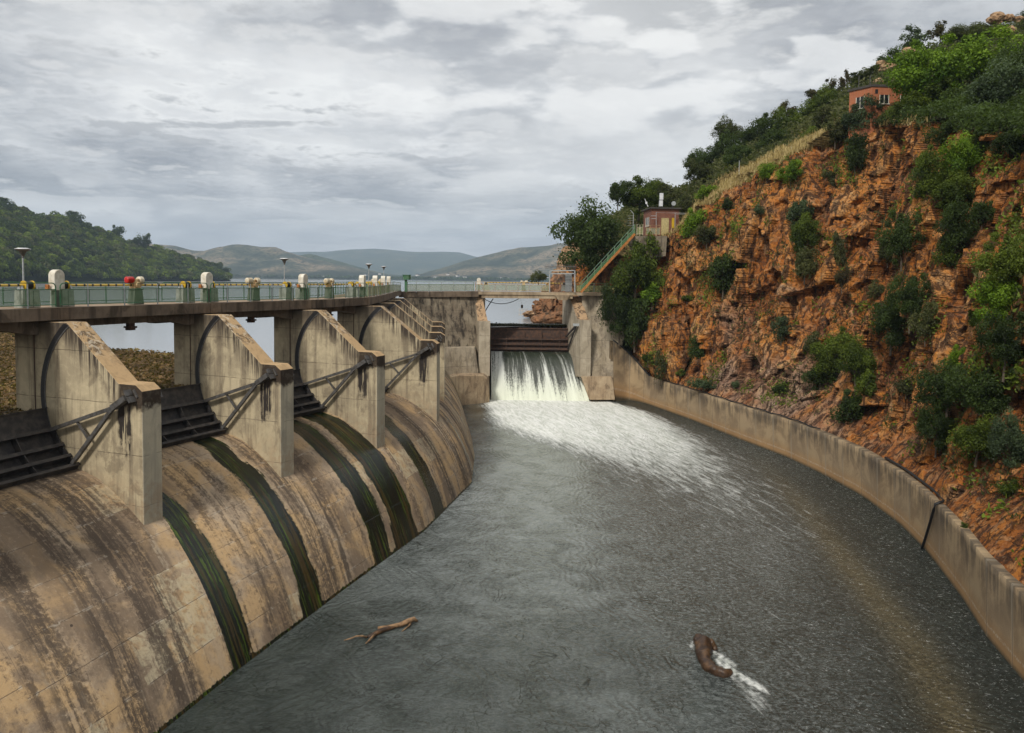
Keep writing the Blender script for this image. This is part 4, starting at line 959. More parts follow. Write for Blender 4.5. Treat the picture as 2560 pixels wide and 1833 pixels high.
# waterfall -------------------------------------------------------------
nW, nH = 120, 60
lipL, lipR = np.array(P3(1227, 878, 111.5)), np.array(P3(1424, 880, 111.8)); toeL, toeR = np.array(at(1228.5, 999, z=WL)), np.array(at(1474, 999, z=WL))
toeL = np.array([toeL[0], 106.9, WL-.3]); toeR = np.array([at(1474, 995, Y=106.9)[0], 106.9, WL-.3])
v = np.linspace(0, 1, nH)[:, None, None]; u = np.linspace(0, 1, nW)[None, :, None]
top_ = lipL*(1-u)+lipR*u; bt = toeL*(1-u)+toeR*u
Pw = np.zeros((nH, nW, 3)); hv = v
Pw[..., :2] = (top_+(bt-top_)*hv**.78)[..., :2]; Pw[..., 2] = (top_[..., 2]+(bt[..., 2]-top_[..., 2])*(hv[..., 0]**1.45))
UVw = np.stack([np.broadcast_to(np.linspace(0, 12, nW)[None], (nH, nW)), np.broadcast_to(np.linspace(0, 8.2, nH)[:, None], (nH, nW))], -1)
Pw[..., 1] -= .35*fbm(np.stack([UVw[..., 0]*1.6, UVw[..., 1]*.12, UVw[..., 0]*0], -1), 4)
wf = grid_mesh('waterfall', Pw, UVw, None, 'falling_water'); tag(wf, 'white and black streaked water falling under the brown gate', 'waterfall')
# spillway body under the falling water
ob = Pw.copy(); ob[..., 1] += .9; ob[..., 2] -= .25
bd = grid_mesh('spillway_sill', ob, UVw, {'wet': np.ones((nH, nW)), 'dark': np.zeros((nH, nW))}, 'spillway_concrete'); tag(bd, 'wet concrete sill beneath the waterfall', 'spillway')
wsl = hexa([P3(1219, 946, 104.9), P3(1229.5, 905, 105.4), P3(1229.5, 1006, 105.0), P3(1222, 1008, 104.6)], Vector((0, 6, 0)))
# ------------------------------------------------------------------ training wall
WB = [(1533, 995), (1575, 1000), (1617, 1010), (1734, 1052), (1850, 1099), (1967, 1143), (2061, 1188), (2154, 1239), (2248, 1309), (2318, 1379), (2409, 1500), (2464, 1590), (2560, 1704)]
WT = [(1533, 853), (1578, 888), (1624, 947), (1734, 975), (1850, 1010), (1967, 1050), (2061, 1085), (2154, 1133), (2248, 1193), (2318, 1250), (2409, 1352), (2464, 1415), (2560, 1492)]
wb = np.array([at(x, y, z=WL) for x, y in WB]); wt = np.array([at(x, y, Y=b[1]+.25) for (x, y), b in zip(WT, wb)])
wb[0] = at(1533, 995, Y=106.4); wt[0] = at(1533, 853, Y=106.6)
for i in range(2, len(wt)): wt[i, 2] = -13.35
ext = 26.0; dr = (wb[-1]-wb[-2]); dr /= np.linalg.norm(dr)
curve = lambda q: np.array([dr[0]*q, dr[1]*q, 0])
wb = np.vstack([wb, [wb[-1]+curve(q) for q in (5, 10, 15, 20)]]); wt = np.vstack([wt, [wt[-1]+curve(q) for q in (5, 10, 15, 20)]])
def dense(P, n):
    L = np.r_[0, np.cumsum(np.linalg.norm(np.diff(P[:, :2], axis=0), axis=1))]; q = np.linspace(0, L[-1], n)
    # smooth via catmull on each coordinate
    out = np.stack([np.interp(q, L, P[:, i]) for i in range(3)], -1)
    k = np.hanning(9); k /= k.sum(); pad = np.vstack([np.repeat(out[:1], 4, 0), out, np.repeat(out[-1:], 4, 0)])
    for _ in range(2):
        sm = np.stack([np.convolve(pad[:, i], k, 'valid') for i in range(3)], -1); pad = np.vstack([np.repeat(sm[:1], 4, 0), sm, np.repeat(sm[-1:], 4, 0)])
    sm[0] = out[0]; sm[-1] = out[-1]
    return sm, q
nT = 260
Bt, qB = dense(wb, nT); Tt, _ = dense(wt, nT)
tan = np.gradient(Bt[:, :2], axis=0); tan /= np.linalg.norm(tan, axis=1)[:, None]; nrm = np.stack([-tan[:, 1], tan[:, 0]], -1)   # to the cliff side?
if (nrm[100] @ np.array([1, 0])) < 0: nrm = -nrm
def off2(P, d, dz=0): Q = P.copy(); Q[:, :2] += nrm*d; Q[:, 2] += dz; return Q
rows = [off2(Bt, -.05, -1.5), Bt]
for v_ in np.linspace(.05, 1, 10): rows.append(Bt+(Tt-Bt)*v_)
rows += [off2(Tt, .06, .03), off2(Tt, .75, .03), off2(Tt, .8, -.3), off2(Tt, .8, -2.5)]
Pt = np.stack(rows); vv = np.r_[0, 0.0, np.linspace(.05, 1, 10)*3.65, 3.7, 4.3, 4.6, 6.0]
UVt = np.stack([np.broadcast_to(qB[None], Pt.shape[:2]), np.broadcast_to(vv[:, None], Pt.shape[:2])], -1)
tw = grid_mesh('training_wall', Pt, UVt, None, 'training_concrete', smooth=False); tag(tw, 'long curved concrete wall holding back the cliff foot along the water', 'wall')
def face_at(px, v_, out=-.16):
    X, Y = pixn(Bt*(1-v_)+Tt*v_); i = int(np.argmin(np.abs(X-px))); p = Bt[i]*(1-v_)+Tt[i]*v_; p[:2] += nrm[i]*out; return p
# black hose on the wall
def wall_at(px, up=0., out=0.):
    X, Y = pixn(Tt); i = int(np.argmin(np.abs(X-px))); p = Tt[i].copy(); p[:2] += nrm[i]*out; p[2] += up; return p
hp = [wall_at(x, .16+.05*math.sin(x*.13), .25) for x in list(range(1640, 2060, 14))]
h1 = MB().tube(hp, .06, 6).build('hose', 'black_rubber', smooth=True); tag(h1, 'black hose lying along the far top of the curved wall', 'hose')
hp = [wall_at(x, .2, .45) for x in range(2200, 2345, 10)]; e_ = wall_at(2345, .1, 0)
hp += [wall_at(2345, .05, -.16)]+[face_at(2343-i*4.2-(i*i)*.1, .88-i*.13) for i in range(0, 8)]
h2 = MB().tube(hp, .085, 7).build('hose', 'black_rubber', smooth=True); tag(h2, 'black hose drooping over the curved wall into the water', 'hose')
h3 = MB().tube([wall_at(x, .14, -.02) for x in (1534, 1550, 1566, 1582, 1598, 1612, 1624)], .1, 6).build('hose', 'black_rubber', smooth=True); tag(h3, 'black hose running down the sloped end of the curved wall', 'hose')

# ------------------------------------------------------------------ cliff and hill
cols = np.r_[np.linspace(1392, 2700, 840), np.linspace(2706, 4200, 130)]
kx = [1392, 1405, 1440, 1500, 1535, 1580, 1624]
# base curve
wbx, wby = pixn(off2(Tt, .7)); 
order = np.argsort(wbx); wbx = wbx[order]; tY = off2(Tt, .7)[order]
def base_pt(x):
    if x >= 1640:
        if x > wbx.max()-5: x2 = wbx.max()-5
        Y = np.interp(x, wbx, tY[:, 1])
        z = -13.75
    else:
        Y = np.interp(x, [1392, 1410, 1440, 1500, 1550, 1600, 1640], [140, 128, 119, 116, 113, 109, np.interp(1640, wbx, tY[:, 1])])
        z = np.interp(x, [1392, 1500, 1550, 1600, 1640], [-7.4, -7.4, -9.5, -12.5, -13.75])
    X = ray(x, 700)[0]/ray(x, 700)[1]*Y
    return np.array([X, Y, z])
RX = [1392, 1410, 1440, 1500, 1560, 1600, 1640, 1690, 1740, 1800, 1850, 1900, 1960, 2050, 2130, 2180, 2300, 2380, 2450, 2560, 2800, 3300, 4200]
RYp = [690, 665, 650, 640, 640, 632, 612, 575, 520, 470, 440, 415, 385, 345, 312, 300, 296, 305, 320, 330, 325, 150, -500]
RYd = [148, 140, 128, 120, 117, 114, 111.5, 109, 107.5, 106, 104, 101, 98.5, 95, 92.5, 91, 79, 71, 65, 58, 46, 34, 22]
SX = [1392, 1410, 1440, 1500, 1560, 1640, 1740, 1800, 1900, 2000, 2100, 2200, 2300, 2400, 2560, 2800, 3300, 4200]
SYp = [672, 630, 600, 560, 520, 490, 455, 400, 345, 290, 235, 175, 132, 100, 66, 20, -150, -660]
SYd = [160, 156, 152, 150, 150, 150, 152, 152, 150, 150, 150, 148, 146, 140, 132, 120, 95, 60]
nR1, nR2 = 420, 90
Pc = np.zeros((nR1+nR2, len(cols), 3)); soil = np.zeros(Pc.shape[:2]); pink = np.zeros(Pc.shape[:2])
for j, x in enumerate(cols):
    b = base_pt(x); rd = at(x, np.interp(x, RX, RYp), Y=np.interp(x, RX, RYd)); sk = at(x, np.interp(x, SX, SYp), Y=np.interp(x, SX, SYd))
    v_ = np.linspace(0, 1, nR1)
    g_ = np.interp(v_, [0, .10, .28, .7, 1], [0, .22, .40, .74, 1.0])*(1) if x > 1700 else np.interp(v_, [0, .1, .5, 1], [0, .05, .4, 1])
    q = b[None]+(rd-b)[None]*np.stack([g_, g_, v_], -1)
    v2 = np.linspace(0, 1, nR2+1)[1:]; g2 = v2**1.0
    z2 = rd[2]+(sk[2]-rd[2])*(v2+.18*np.sin(v2*math.pi)*0)
    q2 = np.stack([rd[0]+(sk[0]-rd[0])*g2, rd[1]+(sk[1]-rd[1])*g2, z2], -1)
    Pc[:nR1, j] = q; Pc[nR1:, j] = q2; 
    soil[:nR1, j] = np.clip((v_-.965)/.035, 0, 1)*.8; soil[nR1:, j] = .95
    pink[:nR1, j] = np.clip(1.15-v_*1.7, 0, 1)*np.interp(x, [1600, 1720, 1820, 2000, 2200, 2500], [0., .1, .75, .7, .3, .25])
N0 = Pc.copy(); du = np.gradient(Pc, axis=1); dv = np.gradient(Pc, axis=0); nn = np.cross(du, dv); nn /= np.linalg.norm(nn, axis=-1, keepdims=True)
if nn[100, 500] @ np.array([-1, -.5, .3]) < 0: nn = -nn
pink[nR1-14:, cols > 2100] = -1.  # negative marks the lip ground that gets the painted shadow tone
W_ = np.stack([fbm(Pc*.35+k*11, 3, 40+k) for k in range(3)], -1)-.5
# tilt the bedding a little
th = R(14); rot = np.array([[1, 0, 0], [0, 1, 0], [math.sin(th)*.6, -math.sin(th), 1]])
Q = (Pc+W_*1.3) @ rot.T
c1v, r1 = cells(Q*np.array([.22, .22, .15]), 3); c2v, r2 = cells(Q*np.array([.66, .66, .34])+3, 13); c3v, r3 = cells(Q*np.array([1.6, 1.6, .95])+9, 23)
but = fbm(N0*np.array([.19, .19, .025]), 5, 90)-.5
big_ = fbm(Pc*.07, 3, 60)-.5; med = fbm(Pc*.25, 4, 66)-.5
cf = np.concatenate([np.minimum(1, np.minimum(np.linspace(0, 6, nR1), 1)), np.linspace(.5, .25, nR2)])[:, None]
disp = 1.9*big_+5.2*but+.8*med+(c1v-.5)*3.0+(r1[..., 0]*.5+r1[..., 1]*.4)*(c1v-.5)+(c2v-.5)*1.25+(r2[..., 0]*.5-r2[..., 2]*.25)*.6*(c2v-.3)+(c3v-.5)*.26
disp += .25*(fbm(Pc*2.2, 3, 80)-.5)
edge = np.clip((cols-1392)/60, 0, 1)[None]
disp = disp*cf*edge
# keep the foot of the cliff behind the wall
lowm = np.clip(np.arange(nR1+nR2)/22., 0, 1)[:, None]
disp = disp*lowm
cn = nn[:nR1].mean(0); kk_ = np.hanning(81); kk_ /= kk_.sum()
cn = np.stack([np.convolve(np.pad(cn[:, i], 40, 'edge'), kk_, 'valid') for i in range(3)], -1); cn[:, 2] = 0; cn /= np.linalg.norm(cn, axis=1)[:, None]
dirn = np.broadcast_to(cn[None], Pc.shape).copy(); dirn[..., 2] = .0
Pc = Pc+dirn*disp[..., None]
cellv = np.clip(.4*c2v+.18*c3v+.42*c1v, 0, 1)
cliff = grid_mesh('hillside', Pc, None, {'cell': cellv, 'soil': soil, 'pink': pink}, 'cliff_rock', smooth=False); tag(cliff, kind='structure')
# back slope so the ridge is solid from the side
Pb = np.stack([Pc[-1], Pc[-1]+np.array([10, 60, -30]), Pc[-1]+np.array([10, 90, -60])]); 
bk = grid_mesh('hill_back', Pb, None, {'cell': np.ones(Pb.shape[:2])*.5, 'soil': np.ones(Pb.shape[:2]), 'pink': np.zeros(Pb.shape[:2])}, 'cliff_rock'); tag(bk, kind='structure')
sub = (slice(None, None, 3), slice(None, None, 3)); Ps = Pc[sub]; nr, nc = Ps.shape[:2]; ii = np.arange(nr*nc).reshape(nr, nc)
qd = np.stack([ii[:-1, :-1], ii[:-1, 1:], ii[1:, 1:], ii[1:, :-1]], -1).reshape(-1, 4)
BV = BVHTree.FromPolygons([tuple(p) for p in Ps.reshape(-1, 3)], [tuple(int(a) for a in f) for f in qd])
def hit(x, y):
    r = Vector(ray(x, y)).normalized(); h = BV.ray_cast(Vector((0, 0, 0)), r)
    return (h[0], h[1]) if h[0] is not None else (None, None)

# ------------------------------------------------------------------ foliage prototypes
def crown_mesh(name, nblob, nleaf, ls, flat=.8, rb=.42, seed=1, gaps=.25):
    r = np.random.default_rng(seed); C = []
    while len(C) < nblob:
        p = r.uniform(-1, 1, 3); l = np.linalg.norm(p)
        if l < 1 and l > .25: C.append(p*np.array([1, 1, flat])*(1-rb*.75))
    C = np.array(C); an = r.uniform(0, 6.28, 3); az_ = np.arctan2(C[:, 1], C[:, 0])
    C = C*(1+.28*np.cos(az_*2+an[0])+.16*np.cos(az_*3+an[1]))[:, None]*np.array([1, 1, 1]); C[:, 2] += .16*np.cos(az_+an[2])
    rad = r.uniform(.35, 1.3, nblob)*rb
    bi = r.integers(0, nblob, nleaf); d = r.normal(size=(nleaf, 3)); d /= np.linalg.norm(d, axis=1)[:, None]
    rr = r.uniform(.35, 1.0, nleaf)**.4
    pos = C[bi]+d*(rad[bi]*rr)[:, None]*np.array([1, 1, .85])
    out_ = r.uniform(0, 1, nleaf) < .16
    pos = np.where(out_[:, None], C[bi]+d*(rad[bi]*r.uniform(1.0, 1.6, nleaf))[:, None]+np.array([0, 0, -.04]), pos)
    pos += (fbm(pos*3.3+seed, 3, seed)-.5)[:, None]*d*.22+r.normal(size=pos.shape)*.02
    nrm_ = d*.6+r.normal(size=d.shape)*.55+np.array([0, 0, .35]); nrm_ /= np.linalg.norm(nrm_, axis=1)[:, None]
    a = np.cross(nrm_, r.normal(size=d.shape)); a /= np.linalg.norm(a, axis=1)[:, None]; b = np.cross(nrm_, a)
    s = (ls*r.uniform(.6, 1.4, nleaf))[:, None]
    V = np.stack([pos-a*s, pos-b*s*.55+a*s*.1, pos+a*s, pos+b*s*.55+a*s*.1], 1)
    blobt = r.uniform(0, 1, nblob)
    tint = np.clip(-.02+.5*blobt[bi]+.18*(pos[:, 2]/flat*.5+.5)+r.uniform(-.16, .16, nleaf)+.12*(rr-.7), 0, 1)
    me = bpy.data.meshes.new(name); me.vertices.add(nleaf*4); me.vertices.foreach_set('co', V.reshape(-1).astype(np.float32))
    me.loops.add(nleaf*4); me.loops.foreach_set('vertex_index', np.arange(nleaf*4, dtype=np.int32)); me.polygons.add(nleaf)
    me.polygons.foreach_set('loop_start', np.arange(0, nleaf*4, 4, dtype=np.int32)); me.polygons.foreach_set('loop_total', np.full(nleaf, 4, dtype=np.int32)); me.update()
    at_ = me.attributes.new('tint', 'FLOAT', 'POINT'); at_.data.foreach_set('value', np.repeat(tint, 4).astype(np.float32))
    me.materials.append(MAT['leaf_mid']); return me, C
def wood_mesh(name, C, seed=1, thick=.05, base=-1.15):
    r = random.Random(seed); m = MB(); fork = Vector((r.uniform(-.1, .1), r.uniform(-.1, .1), -.45))
    m.tube([(0, 0, base), (fork.x*.3, fork.y*.3, (base+fork.z)/2), fork], [thick, thick*.85, thick*.7], 7)
    for c in C[::max(1, len(C)//9)]:
        c = Vector(c); mid = (fork+c)/2+Vector((r.uniform(-.1, .1), r.uniform(-.1, .1), r.uniform(-.08, .1)))
        m.tube([fork, mid, c*.98], [thick*.55, thick*.3, thick*.1], 5)
        for _ in range(2):
            e = c+Vector((r.uniform(-.3, .3), r.uniform(-.3, .3), r.uniform(-.1, .3))); m.tube([mid, (mid+e)/2+Vector((0, 0, .05)), e], [thick*.25, thick*.14, thick*.05], 4)
    me = bpy.data.meshes.new(name); me.from_pydata(m.v, [], m.f); me.materials.append(MAT['bark']); return me
PROT = {}
for nm, cfg in {'medium': [(26, 5200, .058, .85, .34)]*4, 'large': [(60, 15000, .036, .8, .235)]*5, 'open': [(22, 3600, .055, .75, .22)]*3, 'clump': [(16, 2800, .07, .8, .40)]*4}.items():
    PROT[nm] = []
    for i, (nb, nl, ls, fl, rb) in enumerate(cfg):
        cm, C = crown_mesh(nm+'_crown', nb, nl, ls, fl, rb, seed=len(nm)*10+i); PROT[nm].append((cm, wood_mesh(nm+'_wood', C, i+3)))
NAMES = {'small': 'shrub', 'clump': 'shrub', 'medium': 'bush', 'large': 'tree', 'open': 'tree'}
def plant(kind, loc, r, mat, label, group, hs=1., name=None, lift=.55, sink=0):
    nm = name or NAMES[kind]; cm, wm = random.choice(PROT[kind])
    root = empty(nm, loc, random.uniform(0, 6.28), label, NAMES[kind] if not name else name, group)
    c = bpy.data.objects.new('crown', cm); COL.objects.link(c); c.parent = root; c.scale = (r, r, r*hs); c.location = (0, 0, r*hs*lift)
    c.material_slots[0].link = 'OBJECT'; c.material_slots[0].material = MAT[mat]
    t_ = bpy.data.objects.new('trunk', wm); COL.objects.link(t_); t_.parent = root; t_.scale = (r, r, r*hs); t_.location = (0, 0, r*hs*lift)
    return root
def plantpx(kind, x, y, wpx, hpx, mat, label, group='shrubs growing on the cliff', Yoff=0., lift=None, Yfix=None, name=None):
    """(x, y) is the middle of the crown in the photograph; the plant is rooted on the hillside under it"""
    if Yfix: c = Vector(at(x, y, Y=Yfix))
    else:
        h, n = hit(x, y+hpx*.3)
        if h is None: h, n = hit(x, y+hpx*.5+12)
        if h is None: c = Vector(at(x, y, Y=float(np.interp(x, SX, SYd))))
        else:
            Yc = h.y; c = Vector(at(x, y, Y=Yc))
    r = wpx/2*c.y/F*1.08; hs = (hpx/wpx)/.84
    if Yfix is None: c = c+Vector((-.35*r, -.35*r, 0))
    lf = lift if lift is not None else .9
    base = c-Vector((0, 0, r*hs*lf))
    return plant(kind, base, r, mat, label, group, hs, name, lf)
CLIFFV = [
 ('large', 1480, 592, 165, 165, 'leaf_dark', 'dark spreading tree left of the green staircase', 115),
 ('large', 1598, 488, 120, 85, 'leaf_mid', 'round green tree behind the small brick hut', 126),
 ('medium', 1545, 480, 50, 60, 'leaf_dark', 'slim dark tree top standing behind the staircase tree', 124),
 ('large', 1588, 668, 128, 150, 'leaf_mid', 'big bright green bush below the small brick hut', 107.5),
 ('medium', 1630, 705, 60, 75, 'leaf_mid', 'leafy bush hanging right of the big bush below the hut', 107.5),
 ('large', 1550, 770, 100, 130, 'leaf_dark', 'dark bush covering the top of the wing wall', 107),
 ('medium', 1600, 800, 80, 110, 'leaf_dark', 'dark bush on the orange rock beside the wing wall', None),
 ('medium', 1570, 850, 60, 90, 'leaf_olive', 'brownish bush at the sloped wall end', None),
 ('clump', 1640, 735, 60, 55, 'leaf_bright', 'small bright bush on the rock edge below the hut', None),
 ('clump', 1625, 893, 32, 34, 'leaf_mid', 'tiny green bush above the hose at the wall corner', None),
 ('clump', 1662, 905, 42, 80, 'leaf_olive', 'thin upright shrub above the curved wall corner', None),
 ('clump', 1707, 932, 30, 20, 'leaf_mid', 'low green tuft just above the curved wall', None),
 ('clump', 1768, 958, 64, 34, 'leaf_grey', 'low grey green shrub above the curved wall', None),
 ('clump', 1842, 960, 26, 24, 'leaf_grey', 'tiny pale tuft on the rock ledge above the wall', None),
 ('clump', 1953, 970, 36, 34, 'leaf_dark', 'small dark bush on the talus above the wall', None),
 ('medium', 1752, 870, 46, 58, 'leaf_dark', 'round dark bush alone low on the cliff', None),
 ('medium', 1820, 680, 86, 98, 'leaf_dark', 'large round dark bush in the middle of the orange rock', None),
 ('medium', 1742, 555, 62, 70, 'leaf_bright', 'light green bush right of the small brick hut', None),
 ('medium', 1775, 585, 60, 50, 'leaf_olive', 'olive bush at the cliff lip right of the hut', None),
 ('clump', 1722, 745, 32, 26, 'leaf_mid', 'tiny green tuft on the orange rock left of the dark bush', None),
 ('clump', 1821, 510, 32, 30, 'leaf_dark', 'small dark shrub at the edge of the golden grass', None),
 ('clump', 1900, 525, 32, 26, 'leaf_grey', 'small grey green shrub high on the cliff', None),
 ('medium', 1985, 430, 60, 54, 'leaf_bright', 'bright bush at the top edge of the cliff under the grass', None),
 ('medium', 2090, 445, 48, 44, 'leaf_olive', 'olive shrub below the brick house corner', None),
 ('medium', 2010, 540, 76, 80, 'leaf_grey', 'green shrub high in the cliff gully', None),
 ('large', 2022, 590, 84, 100, 'leaf_mid', 'broad green bush in the upper cliff gully', None),
 ('medium', 2020, 660, 66, 70, 'leaf_olive', 'dull shrub below the broad gully bush', None),
 ('clump', 2104, 620, 44, 90, 'leaf_olive', 'thin dry shrub in the middle of the cliff', None),
 ('clump', 2110, 690, 40, 60, 'leaf_brown', 'brown dry shrub in the middle of the cliff', None),
 ('medium', 1960, 820, 52, 60, 'leaf_grey', 'pale grey shrub on the lower pink rock', None),
 ('clump', 2035, 850, 50, 50, 'leaf_olive', 'low olive shrub on the lower rock', None),
 ('large', 2265, 590, 92, 120, 'leaf_dark', 'dark green bush on the upper right rock face', None),
 ('medium', 2225, 625, 50, 60, 'leaf_olive', 'sparse shrub beside the dark bush on the upper right face', None),
 ('large', 2330, 440, 90, 110, 'leaf_mid', 'tangled green bush under the big bright tree', None),
 ('large', 2410, 400, 100, 110, 'leaf_bright', 'bright green bush hanging on the upper right cliff', None),
 ('large', 2400, 480, 110, 90, 'leaf_mid', 'mid green bush below the bright hanging bush', None),
 ('large', 2400, 570, 100, 120, 'leaf_dark', 'dark bush column on the right cliff', None),
 ('medium', 2460, 530, 56, 60, 'leaf_dark', 'small dark bush beside the dark bush column', None),
 ('medium', 2378, 640, 60, 60, 'leaf_mid', 'green tuft at the foot of the dark bush column', None),
 ('large', 2165, 300, 100, 90, 'leaf_grey', 'grey green bush in front of the orange brick house', None),
 ('medium', 2145, 385, 60, 90, 'leaf_dark', 'dark bush hanging below the orange brick house', None),
 ('medium', 2060, 300, 60, 60, 'leaf_olive', 'yellowish bush left of the orange brick house', None),
 ('large', 2285, 745, 100, 120, 'leaf_dark', 'large dark leafy bush on the central right cliff', None),
 ('large', 2240, 800, 110, 120, 'leaf_dark', 'dark leafy bush lower left of the central bush', None),
 ('medium', 2320, 800, 60, 90, 'leaf_olive', 'olive shrub right of the central dark bushes', None),
 ('large', 2095, 880, 110, 100, 'leaf_mid', 'green bush low on the cliff above the curved wall', None),
 ('large', 2060, 930, 80, 70, 'leaf_dark', 'dark bush at the foot of the low green bush', None),
 ('large', 2150, 900, 90, 110, 'leaf_mid', 'upright green bush right of the low green bush', None),
 ('medium', 2140, 1010, 90, 80, 'leaf_dark', 'dark bush just above the middle of the curved wall', None),
 ('clump', 2175, 960, 60, 70, 'leaf_mid', 'small green bush on the talus', None),
 ('large', 2535, 650, 130, 130, 'leaf_mid', 'wide green bush at the right edge of the photo', None),
 ('large', 2510, 740, 120, 130, 'leaf_bright', 'vivid bright green tree at the right edge', None),
 ('large', 2520, 850, 120, 140, 'leaf_dark', 'dark bush under the vivid bright tree', None),
 ('medium', 2450, 790, 60, 60, 'leaf_mid', 'green bush left of the vivid bright tree', None),
 ('large', 2380, 960, 130, 110, 'leaf_dark', 'big dark thicket above the curved wall', None),
 ('large', 2470, 980, 150, 140, 'leaf_dark', 'big dark thicket at the right above the wall', None),
 ('large', 2350, 1060, 100, 110, 'leaf_dark', 'dark bush at the lower left of the big thicket', None),
 ('large', 2450, 1090, 120, 100, 'leaf_mid', 'leafy green bush at the foot of the big thicket', None),
 ('large', 2540, 1100, 110, 130, 'leaf_grey', 'pale leaved bush at the lower right edge', None),
 ('medium', 2400, 890, 60, 60, 'leaf_bright', 'light green bush above the big thicket', None),
 ('clump', 2525, 1215, 50, 60, 'leaf_mid', 'small leafy plant above the near end of the wall', None),
 ('clump', 2415, 1315, 26, 26, 'leaf_mid', 'tiny weed right behind the curved wall', None),
 ('clump', 2270, 960, 50, 50, 'leaf_olive', 'dull shrub on the talus left of the thicket', None),
 ('clump', 2195, 720, 40, 50, 'leaf_olive', 'dry tuft beside the central dark bushes', None),
]
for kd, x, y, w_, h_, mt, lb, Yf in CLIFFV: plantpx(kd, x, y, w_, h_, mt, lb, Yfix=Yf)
HILLV = [
 ('large', 2310, 190, 180, 150, 'leaf_bright', 'huge vivid green tree right of the orange brick house', 84),
 ('large', 2430, 150, 190, 130, 'leaf_bright', 'huge vivid green tree crown at the top right', 86),
 ('large', 2360, 262, 170, 110, 'leaf_mid', 'shaded lower crown beside the vivid green trees', 83),
 ('large', 2285, 262, 110, 80, 'leaf_mid', 'lower skirt of green foliage beside the orange brick house', 83),
 ('large', 2405, 315, 130, 80, 'leaf_dark', 'dark bush under the vivid trees at the cliff lip', 71),
 ('large', 2330, 300, 90, 60, 'leaf_olive', 'dry olive bush on the cliff lip under the vivid trees', 78),
 ('large', 2545, 350, 110, 100, 'leaf_dark', 'dark bush on the cliff lip at the right edge', 60),
 ('large', 2475, 345, 90, 80, 'leaf_mid', 'green bush on the cliff lip near the right edge', 64),
 ('large', 2385, 268, 120, 70, 'leaf_dark', 'dark shaded tree under the right vivid crown', 79),
 ('large', 2450, 262, 110, 80, 'leaf_mid', 'green tree between the vivid crown and the grey tree', 76),
 ('large', 2540, 290, 110, 80, 'leaf_dark', 'dark bush under the grey green tree at the edge', 70),
 ('large', 2240, 285, 80, 50, 'leaf_olive', 'olive scrub right at the foot of the orange house', 87),
 ('large', 2500, 230, 170, 150, 'leaf_grey', 'grey green tree at the upper right edge', 74),
 ('large', 2470, 320, 150, 110, 'leaf_grey', 'drooping grey green tree over the right cliff', 70),
 ('large', 2560, 190, 120, 160, 'leaf_dark', 'dark tree cut by the upper right edge', 78),
 ('large', 1685, 500, 110, 62, 'leaf_olive', 'olive tree on the slope behind the small brick hut', 128),
 ('large', 1645, 470, 70, 40, 'leaf_olive', 'low olive tree on the skyline behind the hut', 140),
 ('large', 1760, 430, 90, 60, 'leaf_olive', 'olive tree above the golden grass', 122),
 ('large', 1745, 405, 70, 60, 'leaf_dark', 'dark skyline tree left of the green trees', 140),
 ('large', 1800, 380, 90, 90, 'leaf_dark', 'dark skyline tree above the golden grass', 138),
 ('large', 1830, 330, 80, 60, 'leaf_olive', 'skyline tree with ragged top', 142),
 ('large', 1850, 395, 90, 70, 'leaf_dark', 'dark tree behind the fence post', 120),
 ('large', 1900, 340, 110, 80, 'leaf_dark', 'broad dark tree on the upper slope', 132),
 ('large', 1940, 360, 100, 80, 'leaf_dark', 'shaded tree at the edge of the golden grass', 116),
 ('large', 1985, 310, 100, 80, 'leaf_mid', 'bright green tree left of the orange brick house', 125),
 ('large', 2030, 350, 70, 60, 'leaf_mid', 'green tree just above the cliff lip', 105),
 ('open', 1965, 275, 66, 40, 'leaf_brown', 'sparse dark skyline tree with open crown', 138),
 ('large', 2050, 260, 90, 80, 'leaf_mid', 'green tree between the sparse skyline trees', 128),
 ('open', 2040, 240, 60, 46, 'leaf_brown', 'open crowned skyline tree left of the house', 138),
 ('open', 2075, 222, 60, 50, 'leaf_brown', 'brownish open tree beside the tall one', 138),
 ('open', 2113, 200, 36, 50, 'leaf_brown', 'narrow upright skyline tree behind the house', 138),
 ('large', 2170, 195, 110, 46, 'leaf_olive', 'low olive scrub behind the brick house roof', 135),
 ('large', 2230, 160, 90, 60, 'leaf_dark', 'dark tree above the brick house', 135),
 ('open', 2290, 100, 80, 60, 'leaf_grey', 'feathery skyline tree above the vivid tree', 135),
 ('open', 2352, 76, 60, 46, 'leaf_brown', 'small bare-topped skyline tree', 135),
 ('large', 2400, 90, 90, 46, 'leaf_olive', 'olive scrub near the boulders on the skyline', 130),
 ('large', 2460, 78, 100, 46, 'leaf_olive', 'dull scrub below the skyline boulders', 128),
 ('large', 2530, 85, 90, 50, 'leaf_olive', 'scrub at the upper right corner', 126),
 ('medium', 2565, 45, 40, 40, 'leaf_dark', 'small dark tree in the upper right corner', 128),
 ('medium', 1925, 430, 50, 40, 'leaf_bright', 'bright bush in the golden grass', None),
 ('medium', 2095, 330, 60, 60, 'leaf_olive', 'bush left below the orange brick house', None),
 ('medium', 1770, 480, 50, 34, 'leaf_bright', 'light bush on the golden slope', None),
 ('medium', 1725, 515, 60, 46, 'leaf_olive', 'olive bush on the slope right of the hut roof', None),
]
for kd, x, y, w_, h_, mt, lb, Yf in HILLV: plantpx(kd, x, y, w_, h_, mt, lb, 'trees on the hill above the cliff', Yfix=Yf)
plantpx('clump', 1346, 690, 44, 32, 'leaf_olive', 'small tree standing in the lake behind the steel cage gate', 'trees on the hill above the cliff', Yfix=150)
plantpx('clump', 68, 1158, 24, 24, 'leaf_bright', 'green weed growing out of the nearest steel gate', 'weeds on the concrete', Yfix=35.2, lift=.3)
